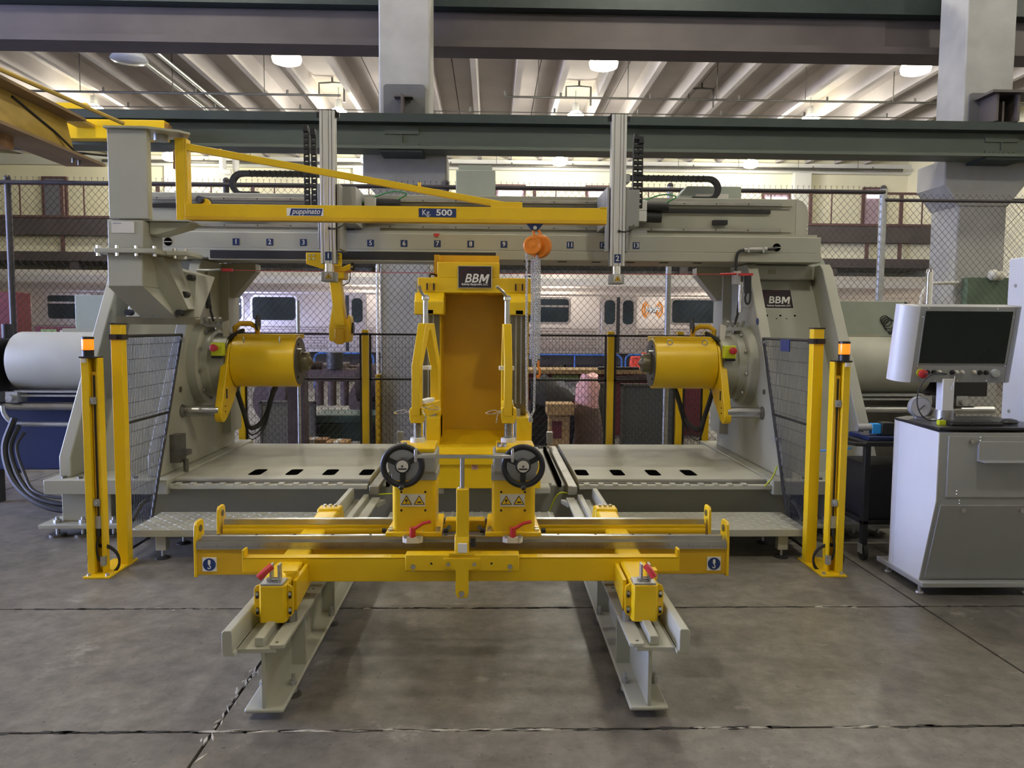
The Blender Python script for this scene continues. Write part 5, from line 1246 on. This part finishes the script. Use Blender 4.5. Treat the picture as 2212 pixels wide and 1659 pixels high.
# ================================================================ OPERATOR CONSOLE
t = T('operator_console', 'grey and white operator console with monitor arm, right foreground', 'console', (3.07, 4.65, 0))
x0, x1 = 2.73, 3.42
prof = [(4.36, .60), (4.36, 1.005), (4.80, 1.02), (4.80, .085), (4.50, .085)]
M().prism(prof, 'x', x0 + .004, x1).o('cabinet', 'panel_grey', t, bevel=.003)
M().prism(prof, 'x', x0, x0 + .006).o('side_panel', 'panel_white', t)
cr = [(x0, 4.802)] + [(x0 + .14 - .14 * math.cos(R(a)), 4.82 + .14 * math.sin(R(a))) for a in range(0, 91, 10)] + [(x1, 4.96), (x1, 4.802)]
M().prism(cr, 'z', .05, 1.02).o('rounded_back', 'panel_white', t, smooth=40)
M().box(x0 + .055, x1 - .03, 4.352, 4.362, .625, .985).o('upper_door', 'panel_grey', t, bevel=.002)
d = M(); dz = Vector((0, .14, -.515)).normalized(); n = Vector((0, -.965, -.262)).normalized()
d.obox(Vector((3.075, 4.43, .34)) + n * .004, (.315, 0, 0), dz * .245, n * .004); d.o('lower_door', 'panel_grey', t)
sh = M(); sh.box(2.955, 3.40, 4.335, 4.355, .845, .955); sh.box(2.955, 3.40, 4.27, 4.355, .84, .847); sh.o('paper_shelf', 'panel_grey', t, bevel=.002)
for x, z in ((2.985, .985 - .04), (3.30, .945), (2.845, .655), (2.865, .600), (2.97, .97), (3.29, .97)):
    for e in (0, .018): M().ball((x, 4.350, z + e - .01), .005, 8, 6).o('screw', 'chrome', t)
for x, y, z in ((2.92, 4.35, .955), (2.90, 4.372, .545), (3.25, 4.372, .545)):
    M().cyl((x, y, z), (x, y - .012, z), .014, n=12).o('lock', 'steel', t)
M().prism([(x0 - .006, 4.352), (x1, 4.352), (x1, 4.94), (x0 + .12, 4.94), (x0 - .006, 4.84)], 'z', 1.02, 1.036).o('desktop', 'desk_black', t, bevel=.003)
M().box(x0 - .01, x1, 4.44, 4.99, .055, .085).o('plinth', 'panel_grey', t, bevel=.003)
for x, y in ((2.75, 4.52), (3.40, 4.52), (2.77, 4.93), (3.40, 4.93)): M().cyl((x, y, 0), (x, y, .06), .012, n=10).lathe([(.025, 0), (.022, .012)], (x, y, 0), (0, 0, 1), 14).o('foot', 'galv', t)
M().box(2.90, 2.975, 4.63, 4.70, 1.06, 1.30).o('monitor_post', 'panel_white', t, bevel=.006)
M().lathe([(.07, 0), (.07, .008), (.052, .012), (.052, .07)], (2.937, 4.665, 1.036), (0, 0, 1), 24).o('post_collar', 'dull_steel', t)
# monitor housing, tipped slightly forward
up = Vector((0, -.17, .985)).normalized(); ny = Vector((0, -.985, -.17)).normalized()
mc = Vector((2.972, 4.60, 1.508))
def mon(m, a, b_, c, d_, h0, h1):
    return m.obox(mc + Vector(((a + b_) / 2, 0, 0)) + up * ((c + d_) / 2) + ny * ((h0 + h1) / 2), ((b_ - a) / 2, 0, 0), up * ((d_ - c) / 2), ny * ((h1 - h0) / 2))
mn = mon(M(), -.27, .315, -.235, .235, -.10, .0).o('monitor_housing', 'panel_grey', t, bevel=.004)
w = M()
ring = [(-.27, 0.0)] + [(-.27 - .10 * math.sin(R(a)), -.10 + .10 * math.cos(R(a))) for a in range(0, 91, 15)] + [(-.27, -.10)]
P = lambda q, v: mc + Vector((q[0], 0, 0)) + up * v + ny * q[1]
w.loft([P(q, -.235) for q in ring], [P(q, .235) for q in ring]); w.o('left_wing', 'panel_white', mn, smooth=40)
w = M(); ring = [(.315, 0.0)] + [(.315 + .06 * math.sin(R(a)), -.06 + .06 * math.cos(R(a))) for a in range(0, 91, 15)] + [(.315, -.06)]
w.loft([P(q, -.235) for q in ring], [P(q, .235) for q in ring]); w.o('right_wing', 'panel_grey', mn, smooth=40)
mon(M(), -.242, .300, -.118, .212, 0, .004).o('screen_bezel', 'panel_grey', mn)
mon(M(), -.237, .295, -.113, .207, .004, .006).o('screen', 'screen', mn)
for i, (x, c) in enumerate(((-.175, 'black'), (-.135, 'black'), (-.10, 'chrome'), (-.02, 'black'), (.005, 'chrome'), (.04, 'chrome'), (.115, 'chrome'), (.152, 'black'), (.19, 'black'))):
    q = P((x, 0), -.17); M().lathe([(.015, 0), (.015, .005), (.011, .006), (.011, .016), (.006, .018)], q, ny, 16).o('push_button', c, mn)
q = P((-.215, 0), -.175); M().lathe([(.026, 0), (.026, .006)], q, ny, 18).o('stop_collar', 'lime', mn)
M().lathe([(.014, .006), (.014, .018), (.026, .02), (.027, .036), (.018, .042)], q, ny, 20).o('stop_button', 'red', mn)
M().ring(P((.25, .012), -.175), ny, .020, .004, 18, 6).o('selector_ring', 'silver_clear', mn)
M().lathe([(.026, 0), (.024, .02), (.01, .022)], P((.245, 0), -.172), ny, 18).o('selector', 'silver_clear', mn)
for x, v in ((-.22, .222), (.02, .222), (.20, .222), (-.24, -.13), (.305, -.13), (-.12, -.222), (.02, -.222), (.2, -.222), (-.25, .17), (.307, .17)):
    M().ball(P((x, 0), v), .005, 8, 6).o('screw', 'chrome', mn)
M().tube([P((-.012, .02), -.19), P((-.018, .03), -.215), P((-.025, .03), -.27)], .003).o('key', 'chrome', mn)
# cable loop of the pendant
c = Vector((2.78, 4.49, 1.20))
pts = [c + Vector((.115 * math.cos(R(a)), -.02 * math.sin(R(a)), .145 * math.sin(R(a)))) for a in range(70, 300, 12)]
M().hose([P((-.215, .03), -.175)] + pts, .004, 6).o('loop_cable', 'rubber', t)
M().box(2.795, 2.835, 4.47, 4.50, 1.036, 1.062).o('cable_plug', 'lime', t)
tag(M().box(2.84, 3.15, 4.42, 4.56, 1.037, 1.052).o('keyboard', 'black', bevel=.003), 'black keyboard on the console desktop under the monitor', 'keyboard')
kb = bpy.data.objects['keyboard']; kb['_w'] = kb.location
m = M()
for i in range(14):
    for j in range(4): m.box(2.85 + .021 * i, 2.867 + .021 * i, 4.432 + .03 * j, 4.456 + .03 * j, 1.052, 1.057)
stuff(m.o('keys', 'desk_black', kb))
m = M()
m.lathe([(.001, 0), (.030, .003), (.035, .012), (.028, .026), (.012, .034), (.001, .035)], (3.235, 4.50, 1.037), (0, 0, 1), 18)
for i, v in enumerate(m.v): m.v[i] = (3.235 + (v[0] - 3.235) * 1.7, v[1], v[2])
tag(m.o('computer_mouse', 'black'), 'black computer mouse at the right end of the desktop', 'mouse')
g = T('pressure_gauge', 'round white dial gauge standing on the console behind the keyboard', 'gauge', (2.845, 4.76, 1.036))
M().lathe([(.062, 0), (.066, .004), (.066, .045), (.05, .05)], (2.845, 4.76, 1.11), (.1, 1, 0), 32).o('case', 'panel_grey', g)
M().lathe([(.058, -.001), (.058, -.003), (.001, -.0032)], (2.845, 4.76, 1.11), (.1, 1, 0), 32).o('dial', 'offwhite', g)
M().tube([(2.83, 4.755, 1.095), (2.865, 4.754, 1.125)], .0025, 5).o('needle', 'black', g)
M().box(2.82, 2.87, 4.765, 4.80, 1.036, 1.05).o('stand', 'galv', g)

# ---- light grey cabinet at the right edge
t = T('switch_cabinet', 'tall pale grey switch cabinet at the right edge of the photo', 'cabinet', (4.0, 4.8, 0))
M().box(3.66, 4.4, 4.35, 5.2, .0, 2.085).o('body', 'panel_white', t, bevel=.006)
M().ring((3.72, 5.08, 2.125), (1, .3, 0), .028, .009, 20, 8).cyl((3.72, 5.08, 2.085), (3.72, 5.08, 2.10), .016, n=10).o('lifting_eye', 'offwhite', t)
for z in (1.9, 1.05): M().cyl((3.66, 5.12, z), (3.655, 5.12, z), .012, n=10).o('hinge_bolt', 'galv', t)

# ---- black tool trolley behind the console
t = T('tool_trolley', 'black two-tier tool trolley standing between tower and console', 'trolley cart', (2.85, 5.35, 0))
for x in (2.72, 3.25):
    for y in (5.18, 5.62):
        lg = M().box(x - .02, x + .02, y - .02, y + .02, .11, .82).o('post', 'black', t, bevel=.003)
        M().cyl((x - .012, y, .055), (x + .012, y, .055), .055, n=20).o('caster_wheel', 'rubber', lg)
        M().prism([(y - .03, .05), (y + .03, .05), (y + .025, .115), (y - .025, .115)], 'x', x - .025, x - .018).o('caster_fork', 'galv', lg)
M().box(2.68, 3.29, 5.14, 5.66, .80, .83).o('top_tray', 'black', t, bevel=.004)
M().box(2.70, 3.27, 5.16, 5.64, .25, .28).o('lower_tray', 'black', t, bevel=.004)
M().tube([(2.66, 5.62, .815), (2.62, 5.56, .815), (2.60, 5.4, .815), (2.60, 5.24, .815), (2.63, 5.15, .815), (2.69, 5.13, .815)], .014, 8).o('push_handle', 'black', t)
M().box(2.745, 3.22, 5.20, 5.6, .28, .66).o('drawer_box', 'black', t, bevel=.004)
M().hose([(2.62, 5.2, .78), (2.50, 5.25, .76), (2.40, 5.4, .72)], .007).o('air_hose', 'blue_hose', t)
tag(M().box(2.74, 3.0, 5.2, 5.5, .8305, .858).o('blue_folder', 'bluebox', bevel=.004), 'dark blue case lying on the black tool trolley', 'case')
tg = T('grinder', 'grey power tool with light blue tag lying on the blue case', 'tool', (2.82, 5.3, .859))
M().cyl((2.70, 5.3, .91), (2.80, 5.3, .91), .028, n=14).o('barrel', 'galv', tg)
M().box(2.80, 2.86, 5.27, 5.33, .87, .94).o('tag', 'lightblue', tg, bevel=.004)
M().box(2.86, 2.95, 5.26, 5.34, .859, .95).o('motor', 'black', tg, bevel=.006)
M().box(2.74, 2.78, 5.28, 5.32, .859, .90).o('stand', 'galv', tg)
# ================================================================ FENCES BEHIND THE MACHINE
def chainlink(x0, x1, z0, z1, y, parent, pitch=.072, r=.0021):
    m = M(); h = z1 - z0; L = x1 - x0
    for sgn, dy in ((1, -.002), (-1, .002)):
        k = -int(h / pitch) - 1
        while k * pitch < L + h:
            a = k * pitch
            pa, pb = (a, 0.0), (a + h * .9, h)
            xa, xb, za, zb = a, a + h * .9, 0.0, h
            if xb > 0 and xa < L:
                if xa < 0: za = -xa / .9; xa = 0
                if xb > L: zb = h - (xb - L) / .9; xb = L
                if zb > za:
                    p, q = ((x0 + xa, y + dy, z0 + za), (x0 + xb, y + dy, z0 + zb))
                    if sgn < 0: p, q = ((x1 - xa, y + dy, z0 + za), (x1 - xb, y + dy, z0 + zb))
                    P_, Q_ = Vector(p), Vector(q); k_ = max(1, int((Q_ - P_).length / .16))
                    m.tube([P_.lerp(Q_, j / k_) for j in range(k_ + 1)], r, 3)
            k += 1
    return stuff(m.o('wire_mesh', 'fencewire', parent))
FP = [-7.3, -4.95, -2.68, -.36, 2.04, 4.36, 5.94]
t = T('chain_link_fence', 'tall dark chain-link fence running behind the machine', 'fence', (0, 8.3, 0))
for i in range(len(FP) - 1):
    chainlink(FP[i] + .03, FP[i + 1] - .03, .05, 3.06, 8.3, t)
    rl = M().cyl((FP[i], 8.3, 3.075 if i < 5 else 2.99), (FP[i + 1], 8.3, 3.075 if i < 5 else 2.99), .021 if i < 5 else .018, n=10).o('top_rail', 'fencepaint', t)
    if i < 5:
        m = M(); x = FP[i] + .04
        while x < FP[i + 1]:
            m.tube([(x, 8.3, 3.08), (x, 8.3, 3.125), (x + (.008), 8.3, 3.135)], .0024, 3); m.tube([(x, 8.3, 3.12), (x - .008, 8.3, 3.135)], .002, 3); x += .0605
        stuff(m.o('wire_barbs', 'fencewire', t))
for i, x in enumerate(FP[:-1]):
    M().cyl((x, 8.33, 0), (x, 8.33, 3.11), .032 if i != 5 else .04, n=12).o('fence_post', 'fencepaint' if i not in (4, 5) else 'galv', t)
    M().ball((x, 8.33, 3.12), .035, 10, 6).o('post_cap', 'fencepaint', t)
# second run right of the column
t = T('chain_link_fence', 'dark chain-link fence section at right behind the column', 'fence', (8, 10.6, 0))
chainlink(6.6, 9.4, .05, 3.4, 10.6, t); M().cyl((6.6, 10.6, 3.4), (9.4, 10.6, 3.4), .02, n=10).o('top_rail', 'fencepaint', t)
M().cyl((6.62, 10.62, 0), (6.62, 10.62, 3.45), .03, n=10).o('fence_post', 'fencepaint', t)

t = T('safety_fence', 'black mesh safety fence with yellow posts just behind the deck', 'fence', (0, 7.92, 0))
SP = [-2.42, -1.16, 1.36, 2.08, 2.36]
for x in SP:
    p = M().box(x - .032, x + .032, 7.88, 7.945, 0, 1.56).o('post', 'yellow', t, bevel=.002)
    M().box(x - .034, x + .034, 7.876, 7.95, 1.505, 1.53).o('post_clamp', 'black', p)
    M().box(x - .055, x + .055, 7.85, 7.97, 0, .01).o('post_base', 'yellow', p)
def panel(xa, xb):
    f = M()
    for z in (1.515, 1.055, .08): f.box(xa, xb, 7.905, 7.925, z - .010, z + .010)
    for x in (xa + .01, xb - .01): f.box(x - .010, x + .010, 7.905, 7.925, .07, 1.52)
    f = f.o('panel_frame', 'blackwire', t)
    m = M(); x = xa + .03
    while x < xb - .02: m.tube([(x, 7.915, .08), (x, 7.915, 1.515)], .0014, 3); x += .034
    for k in range(1, 15): m.tube([(xa, 7.915, .08 + .1 * k), (xb, 7.915, .08 + .1 * k)], .0014, 3)
    stuff(m.o('wire_mesh', 'blackwire', f))
for a, b_ in ((-2.39, -1.20), (-1.12, .10), (.12, 1.32), (1.40, 2.04), (2.12, 2.33)): panel(a, b_)
tag(M().cyl((-1.90, 8.15, 0), (-1.90, 8.15, 1.86), .018, n=12).o('steel_pole', 'galv'), 'thin galvanized pole standing behind the safety fence at left', 'pole')

# ================================================================ THINGS STORED BEYOND THE FENCE
# truck frame (bogie) on stands
t = T('railway_bogie', 'dark rusty railway truck frame standing beyond the fence at left', 'bogie', (-2.4, 12.6, 0))
M().box(-3.6, -1.3, 12.2, 12.4, .72, .92).o('side_frame', 'rust_frame', t, bevel=.02)
M().box(-3.6, -1.3, 13.2, 13.4, .72, .92).o('side_frame', 'rust_frame', t, bevel=.02)
M().box(-2.7, -2.3, 12.3, 13.3, .74, .98).o('bolster', 'rust_frame', t, bevel=.02)
for x in (-3.2, -1.7):
    M().cyl((x, 12.22, .42), (x, 12.12, .42), .42, n=28).o('wheel', 'rust_frame', t); M().cyl((x, 12.15, .5), (x, 13.4, .5), .08, n=14).o('axle', 'rust_frame', t)
    M().box(x - .14, x + .14, 12.02, 12.2, .40, .66).o('axle_box', 'rust_frame', t, bevel=.02)
for x in (-2.6, -2.4, -2.2): M().cyl((x, 12.25, .34), (x, 12.25, .72), .07, n=12).o('spring', 'rust_frame', t)
M().cyl((-2.35, 12.25, .92), (-2.35, 12.25, 1.18), .13, n=16).o('air_spring', 'rubber', t)
t = T('truck_motor', 'dark round traction motor right of the truck frame', 'motor', (-1.35, 10.9, 0))
M().cyl((-1.75, 10.9, .8), (-1.1, 10.9, .8), .27, n=24).o('casing', 'rust_frame', t)
M().box(-1.7, -1.15, 10.7, 11.1, .0, .55).o('stand', 'black', t)
t = T('axle_gearbox', 'dark greasy gear wheel assembly behind the left ram nose', 'gear', (-2.35, 9.2, 0))
M().cyl((-2.25, 9.3, 1.17), (-2.12, 9.3, 1.17), .16, n=24).o('gear_disc', 'rust_frame', t)
M().cyl((-2.5, 9.3, 1.12), (-1.9, 9.3, 1.12), .05, n=14).o('shaft', 'rust_frame', t)
M().box(-2.3, -2.1, 9.2, 9.4, 0, 1.05).o('pedestal', 'rust_frame', t)
def board(x0, x1, y, z1, m, label, name='mesh_board', cat='panel', fm='dark_steel'):
    t = T(name, label, cat, ((x0 + x1) / 2, y, 0))
    M().box(x0, x1, y, y + .02, .03, z1).o('sheet', m, t)
    f = M(); f.box(x0, x0 + .03, y - .01, y + .03, 0, z1 + .02); f.box(x1 - .03, x1, y - .01, y + .03, 0, z1 + .02); f.box(x0, x1, y - .01, y + .03, z1, z1 + .03)
    f.o('frame', fm, t)
board(-2.78, -2.08, 9.7, .62, 'screenmesh', 'khaki mesh screen leaning low behind the left deck')
board(1.78, 2.55, 9.7, .86, 'screenmesh_dark', 'dark green mesh screen standing behind the right ram')
board(1.42, 1.78, 10.15, .84, 'screenmesh_dark', 'narrow dark screen left of the dark green mesh screen')
t = T('parts_bench', 'dark green low parts bench behind the left safety post', 'bench', (-1.5, 10, 0))
M().box(-2.15, -1.33, 9.8, 10.5, .36, .46).o('top', 'greenbench', t, bevel=.01)
M().box(-2.1, -1.38, 9.85, 10.4, .12, .36).o('drawer_unit', 'greenbench', t, bevel=.01)
for x in (-2.1, -1.38):
    for y in (9.86, 10.42): M().box(x - .04, x + .04, y - .04, y + .04, 0, .36).o('leg', 'black', t)
t = T('blade_rack', 'pale steel rack with dark blade parts right of the green bench', 'rack', (-1.05, 10.8, 0))
for z in (.15, .42, .62): M().box(-1.5, -.7, 11.3, 11.7, z, z + .03).o('shelf', 'offwhite', t)
for x in (-1.48, -.72): M().box(x - .02, x + .02, 11.3, 11.7, 0, .68).o('upright', 'dark_steel', t)
def carton(x0, x1, y0, y1, z0, z1, label, m='cardboard'):
    t = T('cardboard_box', label, 'box', ((x0 + x1) / 2, (y0 + y1) / 2, z0), 'cardboard boxes')
    M().box(x0, x1, y0, y1, z0, z1).o('body', m, t, bevel=.006)
    M().box((x0 + x1) / 2 - .03, (x0 + x1) / 2 + .03, y0 - .002, y1, z1 - .12, z1 + .002).o('tape', 'paper', t)
    M().box(x0 + .03, x0 + .15, y0 - .002, y0, z0 + .03, z0 + .12).o('shipping_label', 'paper', t)
carton(-2.24, -1.90, 9.44, 9.68, 0, .20, 'small cardboard box low behind the left deck')
carton(-1.88, -1.62, 9.3, 9.6, 0, .19, 'greyish cardboard box right of the small cardboard box', 'cardboard')
t = T('wooden_stand', 'light wooden crate stand right of the hanging chains', 'stand', (1.0, 9.7, 0))
M().box(.83, 1.17, 9.55, 9.9, .50, .64).o('top', 'wood', t, bevel=.004)
M().box(.86, 1.12, 9.6, 9.85, .0, .50).o('body', 'wood', t, bevel=.004)
M().box(.90, 1.02, 9.595, 9.602, .2, .42).o('notice', 'maroon', t)
t = T('tarp_heap', 'crumpled black tarp heap behind the hanging chains', 'tarp', (.95, 10.2, .0))
m = M(); rr = random.Random(5); prof = []
for i in range(11):
    m_ = i / 10
    prof.append([( .66 + .60 * m_ + .05 * math.sin(9 * m_), 10.5 + .32 * math.cos(a) * (.5 + .5 * math.sin(math.pi * min(1, m_ + .15))) , max(0.02, .58 + (.36 * math.sin(math.pi * min(.98, m_ * .7 + .28)) ) * math.sin(a) + rr.uniform(-.03, .03))) for a in [math.pi * j / 8 for j in range(9)]])
v = [p for row in prof for p in row]; f_ = [(i * 9 + j, i * 9 + j + 1, (i + 1) * 9 + j + 1, (i + 1) * 9 + j) for i in range(10) for j in range(8)]
m.add(v, f_); m.o('sheet', 'tarp', t, smooth=60)
M().box(.66, 1.26, 10.3, 10.8, 0, .56).o('covered_box', 'tarp', t)
t = T('plastic_sack', 'tall brown and pink plastic sack standing right of the wooden stand', 'sack', (1.4, 9.9, 0))
for nm, z0, z1, mt in (('lower_sack', 0, .58, 'bagdark'), ('upper_sack', .56, .98, 'pink')):
    m = M(); rings = []
    for i in range(7):
        z = z0 + (z1 - z0) * i / 6; w = .17 + .02 * math.sin(5 * z + 1) - (.05 if z > .9 else 0)
        rings.append([(1.39 + (w + .02 * math.sin(3 * a + 8 * z)) * math.cos(a), 9.95 + .15 * math.sin(a), z + (.03 * math.sin(2 * a) if i == 6 else 0)) for a in [2 * math.pi * j / 16 for j in range(16)]])
    v = [p for r_ in rings for p in r_]; f_ = [(i * 16 + j, i * 16 + (j + 1) % 16, (i + 1) * 16 + (j + 1) % 16, (i + 1) * 16 + j) for i in range(6) for j in range(16)] + [tuple(range(16)), tuple(range(96, 112))]
    m.add(v, f_); m.o(nm, mt, t, smooth=60)
# work counter with notice
t = T('work_counter', 'long brown work counter with a pinned paper notice beyond the fence', 'counter', (1.6, 11.5, 0))
M().box(.35, 3.3, 11.2, 11.9, .92, .98).o('counter_top', 'wood', t)
M().box(.35, 3.3, 11.3, 11.9, .0, .92).o('front', 'maroon', t)
nb = M().box(1.02, 1.42, 11.29, 11.3, .60, .90).o('paper_notice', 'paper', t); M().box(1.02, 1.42, 11.285, 11.292, .84, .90).o('notice_heading', 'papergreen', nb)
M().box(1.7, 2.3, 11.22, 11.35, .98, 1.02).o('dark_tray', 'black', t)
M().loft([(1.2, 11.15, .80), (3.4, 11.15, .93), (3.4, 11.2, .93), (1.2, 11.2, .80)], [(1.2, 11.15, .84), (3.4, 11.15, .98), (3.4, 11.2, .98), (1.2, 11.2, .84)]).o('long_bar', 'rust_frame', t)
# blue hoop rails
def hoop(x0, x1, y, label):
    t = T('blue_hoop_rail', label, 'rail', ((x0 + x1) / 2, y, 0), 'blue hoop rails')
    z = .90
    M().tube([(x0, y, .0), (x0, y, z - .15)] + [(x0 + .15 - .15 * math.cos(R(a)), y, z - .15 + .15 * math.sin(R(a))) for a in range(15, 91, 15)] + [(x1 - .15 + .15 * math.sin(R(a)), y, z - .15 + .15 * math.cos(R(a))) for a in range(0, 91, 15)] + [(x1, y, 0)], .024, 8).o('hoop', 'bluerail', t)
    n = max(1, int((x1 - x0) / .95))
    for k in range(1, n): M().cyl((x0 + (x1 - x0) * k / n, y, 0), (x0 + (x1 - x0) * k / n, y, z), .022, n=8).o('upright', 'bluerail', t)
    M().cyl((x0, y, .42), (x1, y, .42), .018, n=8).o('mid_rail', 'bluerail', t)
hoop(1.05, 3.45, 19.5, 'blue hoop rail in front of the train, right of the chains')
hoop(3.6, 4.9, 19.8, 'short blue hoop rail behind the orange board')
hoop(-4.4, -2.9, 19.8, 'blue hoop rail in front of the train, left of the column')
hoop(-6.2, -4.6, 19.8, 'blue hoop rail behind the truck frame')
t = T('orange_barrier', 'bright orange-red barrier board near the right ram nose', 'barrier', (3.1, 15, 0))
M().loft([(2.75, 14.6, 0), (3.25, 14.6, 0), (3.25, 15.0, 0), (2.75, 15.0, 0)], [(2.82, 14.75, 1.05), (3.20, 14.75, 1.05), (3.20, 14.85, 1.05), (2.82, 14.85, 1.05)]).o('board', 'redsheet', t, bevel=.02)
M().box(3.05, 3.2, 14.7, 14.9, 1.05, 1.12).o('handle', 'redsheet', t)
tag(M().box(-5.95, -5.15, 8.75, 9.0, 0, 1.95).o('maroon_cabinet', 'maroon', bevel=.01), 'maroon metal cabinet at the far left behind the cylinder', 'cabinet')
t = T('notice_board', 'maroon board with two paper notices behind the left cylinder', 'board', (-4.75, 8.8, 0))
M().box(-5.0, -4.5, 8.8, 8.84, .9, 1.57).o('board', 'maroon', t)
M().box(-4.93, -4.76, 8.79, 8.8, 1.38, 1.54).o('notice', 'papergreen', t); M().box(-4.72, -4.54, 8.79, 8.8, 1.38, 1.53).o('notice', 'paper', t)
for x in (-4.95, -4.55): M().box(x - .02, x + .02, 8.82, 8.86, 0, .9).o('leg', 'dark_steel', t)
# vertical steel pipe and conduit on the right column
t = T('exhaust_pipe', 'shiny vertical steel pipe in front of the right column', 'pipe', (4.75, 8.0, 0))
M().cyl((4.72, 8.0, 0), (4.72, 8.0, 2.2), .035, n=16).lathe([(.035, 0), (.03, .03), (.01, .05)], (4.72, 8.0, 2.2), (0, 0, 1), 16).o('pipe', 'chrome', t)
M().box(4.75, 4.86, 7.97, 8.03, 1.78, 1.82).o('clamp', 'dark_steel', t)
tag(M().tube([(5.52, 9.56, 1.0), (5.52, 9.56, 2.0), (5.56, 9.56, 2.12), (5.66, 9.56, 2.18), (5.98, 9.56, 2.19)], .022, 8).o('bent_conduit', 'offwhite'), 'white bent conduit running up beside the right column', 'conduit')
tag(M().ball((6.35, 9.44, 2.28), .07, 10, 6).ball((6.43, 9.44, 2.27), .06, 10, 6).o('rag', 'paper'), 'crumpled pale rag on top of the green panel of the right column', 'rag')
# yellow corner guard on the middle column
tag(M().box(-1.30, -1.255, 9.50, 9.75, 0, 1.0).o('corner_guard', 'yellow_dark', bevel=.004), 'yellow corner guard at the foot of the middle column', 'guard')
for o in bpy.data.objects:
    if '_w' in o: del o['_w']
